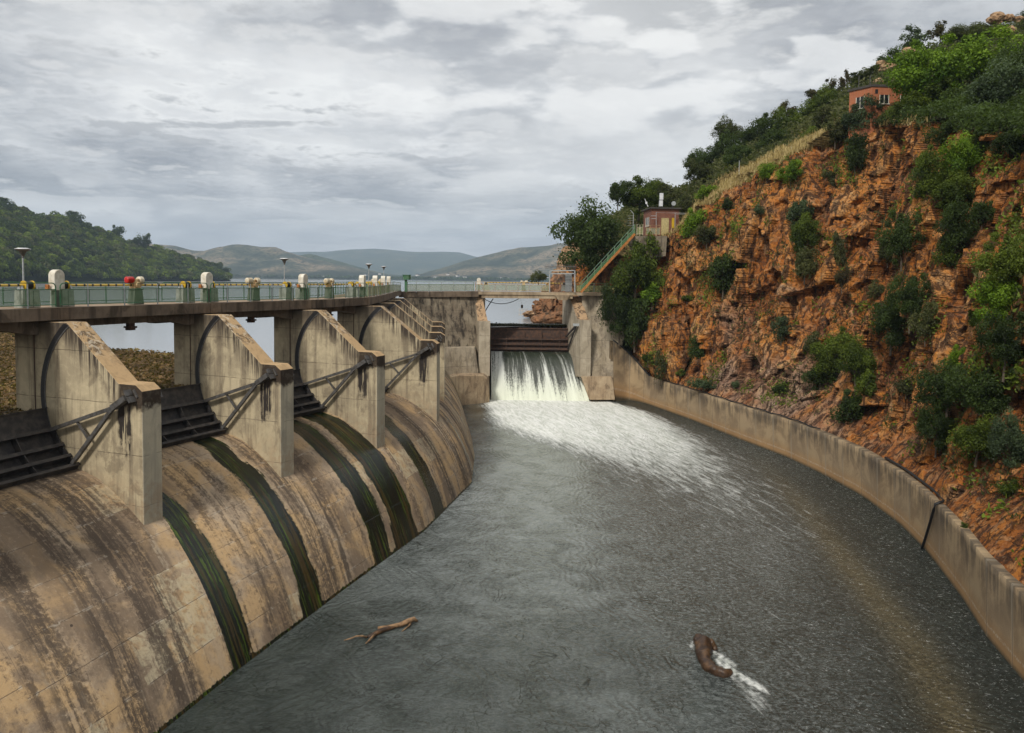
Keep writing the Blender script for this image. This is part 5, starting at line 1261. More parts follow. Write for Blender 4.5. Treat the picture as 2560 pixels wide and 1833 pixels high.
plantpx('clump', 166, 1174, 14, 12, 'leaf_bright', 'tiny weed at the foot of the nearest pier', 'weeds on the concrete', Yfix=36.6, lift=.3)
plantpx('clump', 460, 1112, 30, 16, 'leaf_mid', 'low weeds below the second steel gate', 'weeds on the concrete', Yfix=43.0, lift=.3)
plantpx('clump', 230, 1646, 14, 14, 'leaf_mid', 'single weed sprouting from the bare spillway face', 'weeds on the concrete', Yfix=29.6, lift=.3)

# ------------------------------------------------------------------ loose leaf/blade fields
def quads(name, pos, a, b, tint, mat, kind='stuff', label=None):
    n = len(pos); V = np.stack([pos-a, pos+a*.6, pos+b+a*.3, pos+b*.8-a*.6], 1)
    me = bpy.data.meshes.new(name); me.vertices.add(n*4); me.vertices.foreach_set('co', V.reshape(-1).astype(np.float32))
    me.loops.add(n*4); me.loops.foreach_set('vertex_index', np.arange(n*4, dtype=np.int32)); me.polygons.add(n)
    me.polygons.foreach_set('loop_start', np.arange(0, n*4, 4, dtype=np.int32)); me.polygons.foreach_set('loop_total', np.full(n, 4, dtype=np.int32)); me.update()
    at_ = me.attributes.new('tint', 'FLOAT', 'POINT'); at_.data.foreach_set('value', np.repeat(tint, 4).astype(np.float32))
    o = link(name, me, mat); tag(o, label, None, None, kind)
    if label: o['category'] = name
    return o
# golden grass along the cliff lip
gi = []; 
ridx = rng.integers(nR1-12, nR1+34, 42000); cidx = rng.integers(0, len(cols), 42000)
xx = cols[cidx]; rr_ = ridx-nR1
keep = (((xx > 1690) & (xx < 2075) & (rr_ < np.interp(xx, [1690, 1850, 2075], [24, 16, 10]))) | ((xx > 2190) & (xx < 2340) & (rr_ < 5)) | ((xx > 1640) & (xx < 1700) & (rr_ < 10)))
ridx, cidx = ridx[keep], cidx[keep]
gp = Pc[ridx, cidx]+rng.normal(size=(len(ridx), 3))*np.array([.15, .15, .0]); n = len(gp)
gb = np.stack([rng.normal(0, .12, n), rng.normal(0, .12, n), rng.uniform(.25, .75, n)], -1); ga = rng.normal(size=(n, 3))*np.array([.035, .035, 0])
quads('grass', gp, ga, gb, rng.uniform(0, 1, n), 'dry_grass', label='long golden dry grass along the lip of the cliff')
# scrubby tufts over the rock
ridx = rng.integers(30, nR1-5, 60000); cidx = rng.integers(150, len(cols), 60000)
gp = Pc[ridx, cidx]; dens = fbm(gp*.28, 4, 99); keep = dens > .55; gp = gp[keep]; n = len(gp)
gp = gp+rng.normal(size=(n, 3))*.12; gb = np.stack([rng.normal(-.05, .13, n), rng.normal(-.05, .13, n), rng.uniform(-.02, .32, n)], -1); ga = rng.normal(size=(n, 3))*.055
quads('scrub', gp, ga, gb, rng.uniform(0, .9, n), 'leaf_olive', label='thin dry scrub scattered over the cliff ledges')
ridx = rng.integers(20, nR1-5, 150000); cidx = rng.integers(150, len(cols), 150000)
gp = Pc[ridx, cidx]; dens = fbm(gp*.42+7, 4, 199); keep = dens > .64; gp = gp[keep]; dens = dens[keep]; n = len(gp)
gp = gp+rng.normal(size=(n, 3))*.22*np.array([1, 1, 1.2])+np.array([-.2, -.15, 0]); gb = rng.normal(size=(n, 3))*.09; ga = rng.normal(size=(n, 3))*.09
quads('creeper', gp, ga, gb, np.clip((dens-.6)*4+rng.uniform(-.1, .6, n), 0, 1), 'leaf_mid', label='ragged green scrub clinging to the cliff')
# understorey on the hill
ridx = rng.integers(nR1+14, nR1+nR2, 60000); cidx = rng.integers(60, len(cols), 60000); gp = Pc[ridx, cidx]; n = len(gp)
hh = fbm(gp*.2, 3, 44); gp = gp+np.stack([rng.normal(0, .5, n), rng.normal(0, .5, n), rng.uniform(0, 1, n)*np.clip((hh-.42)*9, 0.1, 1.8)], -1)
gb = np.stack([rng.normal(0, .2, n), rng.normal(0, .2, n), rng.uniform(.05, .35, n)], -1); ga = rng.normal(size=(n, 3))*.15
quads('undergrowth', gp, ga, gb, np.clip(rng.uniform(0, .8, n)*hh*1.8, 0, 1), 'leaf_olive', label='low bushes and undergrowth covering the hill slope')

ridx = rng.integers(nR1-10, nR1+26, 70000); cidx = rng.integers(int(np.searchsorted(cols, 2190)), len(cols), 70000); gp = Pc[ridx, cidx]; n = len(gp); hh = fbm(gp*.35, 3, 47)
gp = gp+np.stack([rng.normal(0, .3, n), rng.normal(0, .3, n), rng.uniform(-.1, 1, n)*np.clip((hh-.36)*7, .1, 1.5)], -1)
quads('lip_undergrowth', gp, rng.normal(size=(n, 3))*.10, rng.normal(size=(n, 3))*.10, np.clip(hh*1.6-.6+rng.uniform(-.1, .4, n), 0, 1), 'leaf_dark', label='dark bushes spilling over the cliff lip at the right')
# ------------------------------------------------------------------ hut, stairs, cage, house
def PX(x, y, Y): return Vector(at(x, y, Y=Y))
def building(name, label, cat, C0, C1, C2, zb, zt, brick, roof_over, roof_t, slope=0.):
    """C0-C1 left face, C1-C2 front face (plan corners)"""
    root = empty(name, (C1[0], C1[1], zb), 0, label, cat); o = Vector((C1[0], C1[1], zb))
    a = Vector((C0[0], C0[1], 0))-Vector((C1[0], C1[1], 0)); b = Vector((C2[0], C2[1], 0))-Vector((C1[0], C1[1], 0)); H = zt-zb
    c = [Vector((0, 0, 0)), b, a+b, a]; m = MB()
    m.add(c+[p+Vector((0, 0, H)) for p in c], [(0, 1, 5, 4), (1, 2, 6, 5), (2, 3, 7, 6), (3, 0, 4, 7), (4, 5, 6, 7)]); m.build('wall', brick, root)
    ce = (a+b)/2; k = [(p-ce)*roof_over+ce+Vector((0, 0, H+.002)) for p in c]; m = MB(); m.add(k+[p+Vector((0, 0, roof_t)) for p in k], [(3, 2, 1, 0), (4, 5, 6, 7), (0, 1, 5, 4), (1, 2, 6, 5), (2, 3, 7, 6), (3, 0, 4, 7)]); m.build('roof', 'roof_sheet', root)
    return root, a, b, H
def on_face(root, v, s0, s1, z0, z1, nm, mat, outn, d=.05, parent=None):
    n = Vector(outn).normalized(); v = Vector(v); p = [v*s0+Vector((0, 0, z0)), v*s1+Vector((0, 0, z0)), v*s1+Vector((0, 0, z1)), v*s0+Vector((0, 0, z1))]
    m = MB(); m.add([q+n*.004 for q in p]+[q+n*d for q in p], [(0, 3, 2, 1), (4, 5, 6, 7), (0, 1, 5, 4), (1, 2, 6, 5), (2, 3, 7, 6), (3, 0, 4, 7)]); return m.build(nm, mat, parent or root)
def window(root, v, s0, s1, z0, z1, n, mull=1):
    w_ = on_face(root, v, s0, s1, z0, z1, 'window', 'dark_glass', n, .02); L = Vector(v).length; e = .07/L
    for q in (s0, s1-e): on_face(root, v, q, q+e, z0, z1, 'frame', 'white_paint', n, .06, w_)
    for i in range(mull): q = s0+(s1-s0)*(i+1)/(mull+1)-e/2; on_face(root, v, q, q+e, z0, z1, 'frame', 'white_paint', n, .055, w_)
    on_face(root, v, s0-e, s1+e, z0-.1, z0, 'sill', 'white_paint', n, .12, w_)
# small hut
C1 = PX(1628, 590, 110); C0 = PX(1608, 590, 114.5); C2 = PX(1696, 590, 110.6)
zb = C1.z; zt = PX(1628, 522, 110).z
hut, a, b, H = building('brick_hut', 'small red brick hut with dark roof and cream door above the staircase', 'hut', C0, C1, C2, zb, zt, 'red_brick', 1.13, .22)
nf = Vector((b.y, -b.x, 0)); nl = Vector((-a.y, a.x, 0))
if nf.y > 0: nf = -nf
if nl.x > 0: nl = -nl
on_face(hut, b, .36, .63, .02, H*.67, 'door', 'door_cream', nf, .06)
on_face(hut, b, .40, .60, .06, H*.62, 'door', 'pale_wood', nf, .09).data.materials[0] = MAT['door_cream']
window(hut, a, .28, .68, H*.40, H*.72, nl, 1)
on_face(hut, b, .74, .83, H*.3, H*.68, 'meter_box', 'yellow_paint', nf, .1)
# platform under hut
pf = empty('retaining_wall', (C1.x, C1.y, zb), 0, 'dark concrete platform wall under the small brick hut', 'wall')
q = [PX(1588, 590, 108.6), PX(1668, 590, 109), PX(1664, 640, 108.7), PX(1600, 650, 108.4)]; o = hexa([p-Vector((0, 0, .01)) for p in q], Vector((0, 7, 0))).build('wall_face', 'dark_wall_concrete', pf); o.data.transform(Matrix.Translation(-pf.location))
# roof equipment
ro = empty('roof_tank', (0, 0, 0), 0, 'stacked white equipment boxes on the hut roof', 'box'); p = PX(1652, 516.5, 112)
ro.location = p; MB().box((0, 0, .45), (.5, .4, .86)).build('box', 'lamp_white', ro); MB().box((.05, 0, 1.45), (.5, .4, .95)).build('box', 'lamp_white', ro); MB().box((.02, 0, .94), (.1, .1, .16)).build('bracket', 'grey_steel', ro)
po = empty('antenna', PX(1620, 517, 111.5), 0, 'leaning white pole on the hut roof', 'pole'); MB().tube([(0, 0, 0), (-.5, 0, 1.15)], [.07, .04], 6).box((-.25, 0, .55), (.25, .2, .3)).build('pole', 'lamp_white', po)
hn = empty('siren', PX(1683, 517, 111.5), 0, 'grey round horn on the right end of the hut roof', 'siren'); MB().tube([(0, -.3, .45), (0, .1, .45), (0, .5, .35)], [.33, .26, .1], 14).build('horn', 'galvanised', hn); MB().box((0, .1, .1), (.3, .3, .3)).build('bracket', 'grey_steel', hn)
railing(PX(1590, 589, 108.8), PX(1609, 588.5, 109), 1, 'cream railing at the stair head beside the hut', 'yellow_wire_mesh', 'cream_paint', 'cream_paint', 1.55, rr=.035, round_=False, group='railings around the small hut')
railing(PX(1613, 589, 108.9), PX(1652, 589, 109), 2, 'rusty railing in front of the hut wall', 'pale_wire_mesh', 'rusty_cream', 'rusty_cream', 1.45, rr=.035, round_=False, group='railings around the small hut')
fe = empty('pipe_frame', PX(1640, 589, 109.4), 0, 'white pipe frame around the hut door', 'frame'); fo_ = fe.location
m = MB(); m.tube([PX(1640.5, 588, 109.4)-fo_, PX(1640.5, 531, 109.4)-fo_, PX(1688, 533, 109.7)-fo_, PX(1687, 590, 109.7)-fo_], .05, 6); m.build('pipe', 'galvanised', fe)
m = MB(); m.tube([PX(1640.5, 540, 109.4)-fo_, PX(1627, 540, 109.4)-fo_], .04, 6).tube([PX(1640.5, 547, 109.4)-fo_, PX(1628, 547, 109.4)-fo_], .04, 6); m.build('pipe', 'galvanised', fe)
m = MB(); m.tube([PX(1688, 533, 109.7)-fo_, PX(1726, 534, 111)-fo_], .045, 6).tube([PX(1690, 536, 109.7)-fo_, PX(1724, 536, 111)-fo_], .03, 6); m.build('pipe', 'galvanised', fe)
for (x, y) in ((1583, 567),):
    sp_ = empty('fence_post', PX(x, y, 112), 0, 'grey fence post with slanted barbed arm left of the hut', 'post'); m = MB().tube([(0, 0, -1.5), (0, 0, 1.9)], .05, 6).tube([(0, 0, 1.9), (-.45, 0, 2.4)], .05, 6)
    m.build('post', 'galvanised', sp_)
    m = MB()
    for q in range(5): m.tube([(0, 0, 1.6-q*.35), (-.75, .6, 1.6-q*.35)], .018, 4)
    m.build('wire', 'galvanised', sp_)
# staircase
S0, S1 = PX(1452, 731, 107.2), PX(1587, 585, 108.8); ST = empty('staircase', S0, 0, 'green railed steel staircase climbing from the bridge to the hut', 'staircase')
d = S1-S0; wv_ = Vector((.15, 1.5, 0)); up = Vector((0, 0, 1))
for i in (0, 1): MB().bar(wv_*i, d+wv_*i, .08, .34).build('stringer', 'orange_paint' if i == 0 else 'rust_steel', ST)
for i in range(34):
    c = d*((i+.5)/34); MB().bar(c+Vector((0, 0, .12)), c+wv_+Vector((0, 0, .12)), .26, .04).build('step', 'rust_steel', ST)
for i in (0, 1):
    for hh_ in (1.35, .85): MB().tube([wv_*i+up*hh_, d+wv_*i+up*hh_], .045, 6).build('handrail', 'green_paint', ST)
    for q in range(9): c = d*(q/8)+wv_*i; MB().tube([c, c+up*1.35], .045, 6).build('post', 'pale_green_paint', ST)
MB().slab([up*.2, d+up*.2], [up*.8, d+up*.8], (0, .01, 0)).build('mesh_panel', 'wire_mesh', ST)
MB().slab([wv_+up*.2, wv_+d+up*.2], [wv_+up*.8, wv_+d+up*.8], (0, .01, 0)).build('mesh_panel', 'wire_mesh', ST)
# cage gate with spiked fan
CG = empty('security_gate', PX(1405, 731, 109.2), 0, 'tall grey steel cage gate with a fan of spikes on the bridge', 'gate'); o0 = CG.location
def cgp(x, y, Y=109.2): return PX(x, y, Y)-o0
m = MB()
for a_, b_ in (((1437, 731), (1437, 676)), ((1374, 731), (1374, 676)), ((1374, 677), (1437, 676.5)), ((1374, 684.5), (1437, 684))): m.bar(cgp(*a_), cgp(*b_), .14, .14)
m.build('frame', 'galvanised', CG)
m = MB()
for x in np.arange(1388, 1437, 3.2): m.bar(cgp(x, 730), cgp(x, 686), .035, .035)
for y in (699, 707, 715): m.bar(cgp(1387, y), cgp(1437, y), .04, .04)
m.build('bars', 'grey_steel', CG)
m = MB()
for x in np.arange(1363, 1441, 3.0): m.bar(cgp(x+1, 673), cgp(x-.5, 660.5+abs(x-1400)*.02), .07, .03)
m.bar(cgp(1361, 667.5), cgp(1441, 666.5), .1, .08); m.build('spikes', 'grey_steel', CG)
MB().box(cgp(1421, 707, 110.3), (.9, .5, 2.6)).build('panel_cabinet', 'galvanised', CG)
# cable under the bridge and hanging weight
cb = MB().tube([PX(1207, 742, 109.5)]+[PX(1207+i*9.2, 746+22*(1-((i-5)/5.)**2)*.62, 109.5) for i in range(1, 10)]+[PX(1297, 747, 109.5)], .05, 5).build('cable', 'black_rubber'); tag(cb, 'black cable sagging under the bridge over the waterfall gate', 'cable')
cb = MB().tube([PX(1233, 747, 111), PX(1222, 763, 111.5), PX(1213, 778, 112)], .07, 5).build('cable', 'black_rubber'); tag(cb, 'short slanting black cable beside the left waterfall pier', 'cable')
hw = empty('hanging_weight', PX(1305, 763, 112), 0, 'small dark box hanging from a wire under the bridge', 'weight'); MB().tube([(0, 0, 0), (-.3, 0, 1.2)], .012, 4).build('wire', 'grey_steel', hw); MB().box((0, 0, -.2), (.32, .3, .48)).build('box', 'wet_wood', hw)
# big orange house
C1 = PX(2176, 312, 90.5); C0 = PX(2121, 316, 93); C2 = PX(2275, 318, 90.8); zb = C1.z-1.2; zt = PX(2176, 217, 90.5).z
hs_, a, b, H = building('brick_house', 'orange brick house with flat roof perched on top of the cliff', 'house', C0, C1, C2, zb, zt, 'orange_brick', 1.06, .28)
nf = Vector((b.y, -b.x, 0)); nl = Vector((-a.y, a.x, 0))
if nf.y > 0: nf = -nf
if nl.x > 0: nl = -nl
window(hs_, a, .30, .68, H*.60, H*.84, nl, 1); window(hs_, b, .20, .44, H*.66, H*.84, nf, 1); window(hs_, b, .72, .9, H*.66, H*.84, nf, 1)
on_face(hs_, b, .09, .16, H*.86, H*.95, 'vent', 'seal_rubber', nf, .02)
for i, x in enumerate((2147, 2175)):
    rp_ = empty('roof_pole', PX(x, 214, 95), 0, 'thin pole standing on the orange house roof '+('left' if i == 0 else 'right'), 'pole'); MB().tube([(0, 0, -.4), (0, 0, 1.2)], .04, 5).build('pole', 'grey_steel', rp_)
for i, (x, y, Y) in enumerate(((1978, 385, 101), (1848, 418, 108))):
    rp_ = empty('fence_post', PX(x, y, Y), 0, ('pale post in the golden grass', 'pale post at the lower end of the golden grass')[i], 'post', 'pale posts on the grassy slope'); MB().tube([(0, 0, -1.2), (0, 0, .9)], .05, 5).build('post', 'galvanised', rp_)
# boulders
def boulder(loc, r, label, group, mat='boulder_rock', sq=.7, name='boulder'):
    bm = bmesh.new(); bmesh.ops.create_icosphere(bm, subdivisions=6 if r > 2 else 4, radius=1); co = np.array([v.co[:] for v in bm.verts]); s_ = random.uniform(0, 99)
    n_ = fbm(co*1.3+s_, 3)-.5; cv_, rl = cells(co*1.6+s_, 4); cv2, rl2 = cells(co*np.array([4, 4, 6.])+s_, 9)
    cv_ = cv_+(cv2-.5)*(.9 if r > 2 else .2)
    for v, k, c in zip(bm.verts, n_, cv_): v.co = v.co*(1+k*.5+(c-.5)*.3)
    for v in bm.verts: v.co.z *= sq
    me = bpy.data.meshes.new(name); bm.to_mesh(me); bm.free(); o = link(name, me, mat); o.location = loc; o.scale = (r, r, r); o.rotation_euler = (0, 0, random.uniform(0, 6)); tag(o, label, 'boulder', group); return o
for x, y, r, Y, l in ((2220, 172, 1.3, 132, 'round pink boulder above the orange house'), (2205, 160, .9, 134, 'smaller pink boulder on the slope above the house'), (2268, 130, 1.1, 132, 'tan boulder beside the feathery tree'), (2490, 47, 1.3, 129, 'long pale boulder on the skyline'), (2522, 46, .9, 128, 'pale boulder on the skyline right of the long one'), (2546, 49, .8, 128, 'pale boulder near the upper right corner'), (2527, 76, .8, 120, 'small pale boulder in the scrub'), (2195, 204, .7, 118, 'small pale rock behind the house roof')):
    boulder(PX(x, y, Y), r, l, 'boulders on the hill')
for x, y, r, Y, l in ((1352, 800, 1.6, 122, 'low rock behind the gate walkway'), (1378, 798, 1.7, 121, 'low rock right behind the gate walkway'), (1395, 795, 1.8, 121, 'tall rock against the right waterfall pier')):
    boulder(PX(x, y, Y), r, l, 'rocks on the lake shore', 'shore_rock', .6)
for x, y, r, Y, sq, l in ((1400, 768, 3.2, 128, 1.6, 'brown rocky point under the bridge'), (1372, 775, 2.4, 134, .9, 'orange rock step of the shore point'), (1345, 786, 2.6, 138, .28, 'flat rock shelf reaching into the lake'), (1432, 712, 3.4, 136, 1.2, 'orange rock bluff behind the steel cage gate'), (1440, 664, 3.2, 140, 1.2, 'golden rock outcrop behind the staircase')):
    boulder(PX(x, y, Y), r, l, 'rocks on the lake shore', 'shore_rock' if Y < 136 else 'boulder_rock', sq)
pr = railing(PX(1296, 789, 140), PX(1350, 789, 140), 4, 'thin rail around the flat rock shelf', 'pale_wire_mesh', 'rusty_cream', 'rusty_cream', 1.2, rr=.03, round_=False, panels=False, group='railings on the shore shelf')

# ------------------------------------------------------------------ water
xs = np.arange(-24, 44, .22); ys = np.r_[np.arange(8, 112, .24)]
Xg, Yg = np.meshgrid(xs, ys); Pw2 = np.stack([Xg, Yg, np.full_like(Xg, WL)], -1)
px_, py_ = pixn(Pw2)
L_x = np.interp(py_, [995, 1010, 1060, 1120, 1180, 1250, 1350], [1215, 1216, 1240, 1400, 1540, 1640, 1750]); R_x = np.interp(py_, [995, 1030, 1100, 1200, 1300, 1400], [1490, 1610, 1745, 1910, 2050, 2150])
inside = np.minimum(px_-L_x, R_x-px_)/np.interp(py_, [995, 1100, 1300, 1500], [30, 150, 320, 420])
amt = np.interp(py_, [990, 1040, 1090, 1130, 1180, 1250, 1330, 1450, 1600, 1800], [1.2, 1.08, .86, .66, .47, .32, .22, .14, .08, .03])
foam = np.clip(inside+.5, 0, 1)*amt
foam *= (py_ > 985)
chop = np.interp(px_-(py_-1000)*.55, [1150, 1350, 1700, 2100], [.0, .35, .8, .9])*np.interp(py_, [1000, 1100, 1400, 1833], [.3, 1, .9, .75])
def wake(ax, ay, bx, by, w0, w1, s):
    global foam
    dx, dy = bx-ax, by-ay; L2 = dx*dx+dy*dy; t_ = ((px_-ax)*dx+(py_-ay)*dy)/L2; dd = np.hypot(px_-(ax+dx*t_), py_-(ay+dy*t_)); ww = w0+(w1-w0)*np.clip(t_, 0, 1)
    foam = np.maximum(foam, np.clip(1.2-dd/ww, 0, 1)*s*(t_ > -.02)*np.clip((1.05-t_)*3, 0, 1))
wake(1770, 1622, 1850, 1672, 5, 9, .8); wake(1790, 1650, 1940, 1745, 7, 11, .85); wake(1830, 1690, 1930, 1790, 12, 30, .42); wake(1800, 1640, 1870, 1710, 14, 18, .4); wake(1738, 1603, 1722, 1625, 7, 8, .6)
wake(1752, 1618, 1762, 1668, 9, 9, .7); wake(1770, 1672, 1825, 1694, 8, 7, .7)
foam = np.clip(foam, 0, 1.2)
def rbf(pts, sx, sy):
    num = 0; den = 1e-9
    for x, y, v in pts:
        w_ = np.exp(-((px_-x)/sx)**2-((py_-y)/sy)**2)+1e-12; num = num+w_*v; den = den+w_
    return num/den
murk_sheen = rbf([(1150, 1050, .30), (1250, 1180, .52), (1250, 1330, .42), (1450, 1250, .42), (1150, 1450, .30), (1400, 1450, .33), (1650, 1350, .36), (1750, 1500, .30), (1450, 1650, .2), (1000, 1500, .2), (850, 1620, .1), (650, 1750, .06), (950, 1750, .13), (1250, 1800, .16), (1600, 1750, .25), (1900, 1600, .24), (1850, 1350, .36), (1750, 1150, .3), (1950, 1200, .12), (2000, 1700, .22), (2150, 1500, .12), (2300, 1650, .08), (2350, 1450, .03), (2200, 1300, .04), (2100, 1200, .03), (1800, 1090, .05), (1600, 1025, .05), (2450, 1700, .04), (1060, 1200, .3), (1120, 1010, .1), (700, 1600, .08)], 150, 110)  # lightness map: aerated water plus the sky's reflection painted in
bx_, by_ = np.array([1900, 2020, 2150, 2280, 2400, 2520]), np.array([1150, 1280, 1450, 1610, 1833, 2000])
brown_sheen = np.exp(-((px_-np.interp(py_, by_, bx_))/np.interp(py_, [1150, 1833], [30, 72]))**2)*np.interp(py_, [1130, 1230, 1400, 1833], [0, .35, .6, .6])  # brown band, painted reflection of the orange cliff
brown_sheen = np.maximum(brown_sheen, np.exp(-((px_-1190)/22)**2-((py_-1025)/18)**2)*.6)
chop = np.clip(chop+.25*fbm(np.stack([Xg*.08, Yg*.08, Xg*0], -1), 3, 3)-.12, 0, 1)
fu = (-Xg*.24+Yg*.97); fv_ = (Xg*.97+Yg*.24)
pool = grid_mesh('pool_water', Pw2, np.stack([fv_, fu], -1), {'foam': foam, 'chop': chop, 'murk_sheen': murk_sheen, 'brown_sheen': brown_sheen}, 'pool_water'); tag(pool, kind='structure')
# lake as a big sheet
lk = MB().add([(-4000, 30, LAKE), (-26, 28, LAKE), (-14.5, 62, LAKE), (-15, 103, LAKE), (3, 113.3, LAKE), (60, 119, LAKE), (4500, 119, LAKE), (6000, 9000, LAKE), (-6000, 9000, LAKE)], [(0, 1, 2, 3, 4, 5, 6, 7, 8)]); lk = lk.build('lake_water', 'lake_water'); tag(lk, kind='structure')
gr = MB().add([(-9000, -300, -19), (9000, -300, -19), (9000, 14000, -19), (-9000, 14000, -19)], [(0, 1, 2, 3)]).build('ground', 'wood_ground'); tag(gr, kind='structure')
# hyacinth mat on the lake
nh = 150000; X = rng.uniform(-64, -16, nh); Y = rng.uniform(27, 94, nh)
edge_ = fbm(np.stack([X*.15, Y*.15, X*0], -1), 3, 5)*8
dmx = np.interp(Y, [30, 36, 45, 55, 66, 74], [30, 28, 15, 8, 4.5, 3.5])
dd_ = np.array([min((st(k, 10.3).x) for k in (1,)) for _ in (0,)])
bx = np.interp(Y, [st(k, 6.6).y for k in range(1, 7)], [st(k, 6.6).x for k in range(1, 7)])
lim = np.interp(X+edge_*.6-2, [-60, -33, -20.5, -15], [91, 68, 60, 48])
keep = (X < bx) & (Y < lim); X, Y = X[keep], Y[keep]; n = len(X)
hz_ = fbm(np.stack([X*.5, Y*.5, X*0], -1), 4, 15)
gp = np.stack([X, Y, LAKE+rng.uniform(.0, .28, n)*hz_*1.6], -1); ga = rng.normal(size=(n, 3))*np.array([.09, .09, .02]); gb = rng.normal(size=(n, 3))*np.array([.1, .1, .05])+np.array([0, 0, .08])
tint = np.clip((hz_-.35)*1.3+rng.uniform(-.2, .35, n), 0, 1)
quads('water_weed', gp, ga, gb, tint, 'hyacinth_leaf', label='brown and green mat of floating water weed behind the gates')
Yb = np.linspace(26, 62, 60); bxx = np.interp(Yb, [st(k, 6.6).y for k in range(1, 7)], [st(k, 6.6).x for k in range(1, 7)]); fx = np.interp(Yb, [30, 62], [-60, -55])
Pm = np.stack([np.stack([bxx+(fx-bxx)*q, np.minimum(Yb+(q*26)*np.clip((Yb-30)/32, 0, 1), 200), np.full(60, LAKE+.03)], -1) for q in np.linspace(0, 1, 20)])
lim_ = np.interp(Pm[..., 0], [-60, -33, -20.5, -15], [90, 67, 59.5, 47]); Pm[..., 1] = np.minimum(Pm[..., 1], lim_)
simple('weed_mud', (.11, .065, .03), .9, 0, .1, 2, .5, (.16, .13, .05))
o = grid_mesh('debris_mat', Pm, None, None, 'weed_mud'); tag(o, 'flat brown floating debris under the water weed', 'debris', None, 'stuff')
n = 5000; X = rng.uniform(-3.2, 8.4, n); Y = 113.4+rng.uniform(0, 2.5, n)**1; gp = np.stack([X, Y, LAKE+rng.uniform(0, .2, n)], -1)
quads('water_debris', gp, rng.normal(size=(n, 3))*.08, rng.normal(size=(n, 3))*np.array([.1, .1, .05])+np.array([0, 0, .06]), rng.uniform(0, .5, n), 'leaf_brown', label='dark floating debris behind the waterfall gate')

# ------------------------------------------------------------------ driftwood
def wp(x, y, z=.0): p = at(x, y, z=WL+z); return Vector(p)
lg = empty('driftwood_branch', wp(950, 1578), 0, 'thin forked driftwood branch floating near the spillway', 'branch'); o0 = lg.location
MB().tube([wp(945, 1570, .1)-o0, wp(975, 1567, .16)-o0, wp(1000, 1562, .16)-o0, wp(1022, 1553, .18)-o0, wp(1035, 1548, .2)-o0, wp(1044, 1553, .05)-o0], [.07, .09, .11, .14, .12, .04], 10).build('trunk', 'pale_wood', lg, smooth=True)
MB().tube([wp(915, 1594, .0)-o0, wp(932, 1588, .05)-o0, wp(950, 1578, .1)-o0, wp(975, 1570, .12)-o0, wp(1000, 1562, .14)-o0], [.06, .1, .12, .11, .08], 10).build('trunk', 'wet_wood', lg, smooth=True)
MB().tube([wp(917, 1593, .05)-o0, wp(905, 1590, .14)-o0, wp(890, 1591, .16)-o0, wp(875, 1597, .12)-o0, wp(860, 1601, .08)-o0], [.05, .045, .04, .035, .02], 8).build('limb', 'pale_wood', lg, smooth=True)
MB().tube([wp(938, 1586, .08)-o0, wp(930, 1593, .18)-o0, wp(922, 1602, .12)-o0, wp(914, 1609, .05)-o0], [.06, .055, .045, .03], 8).build('limb', 'pale_wood', lg, smooth=True)
MB().tube([wp(1028, 1555, .1)-o0, wp(1022, 1565, .1)-o0, wp(1012, 1573, .06)-o0, wp(1004, 1579, .0)-o0], [.05, .045, .03, .02], 8).build('limb', 'pale_wood', lg, smooth=True)
lg = empty('driftwood_log', wp(1780, 1645), 0, 'thick curved brown log with white foam wake', 'log'); o0 = lg.location
def logmesh(pts, rad, nm, seed):
    P = np.array([p[:] for p in pts]); k = len(P); q = np.linspace(0, k-1, 40); Pq = np.stack([np.interp(q, range(k), P[:, i]) for i in range(3)], -1); rq = np.interp(q, range(k), rad)
    for _ in range(3): Pq[1:-1] = (Pq[:-2]+2*Pq[1:-1]+Pq[2:])/4; rq[1:-1] = (rq[:-2]+2*rq[1:-1]+rq[2:])/4
    m = MB().tube([Vector(p) for p in Pq], list(rq), 22); V = np.array(m.v); nz_ = fbm(V*2.6+seed, 4)-.5; nz_ = nz_*1.3+.5*(cells(V*np.array([5, 2.5, 5])+seed, 3)[0]-.5)
    c_ = np.repeat(Pq, 22, 0); V = c_+(V-c_)*(1+nz_[:, None]*.55); m.v = [tuple(v) for v in V]; return m.build(nm, 'wet_wood', lg, smooth=True)
logmesh([wp(1745, 1600, .25)-o0, wp(1758, 1612, .22)-o0, wp(1756, 1640, .2)-o0, wp(1768, 1662, .18)-o0, wp(1790, 1677, .14)-o0, wp(1812, 1684, .1)-o0, wp(1827, 1679, .1)-o0], [.3, .4, .3, .27, .25, .2, .12], 'trunk', 3)
logmesh([wp(1758, 1612, .2)-o0, wp(1775, 1608, .25)-o0, wp(1785, 1617, .12)-o0, wp(1790, 1626, .0)-o0], [.3, .22, .14, .1], 'limb', 9)
MB().tube([wp(1743, 1605, .25)-o0, wp(1740, 1598, .45)-o0, wp(1736, 1592, .5)-o0], [.07, .05, .025], 7).build('limb', 'wet_wood', lg, smooth=True)

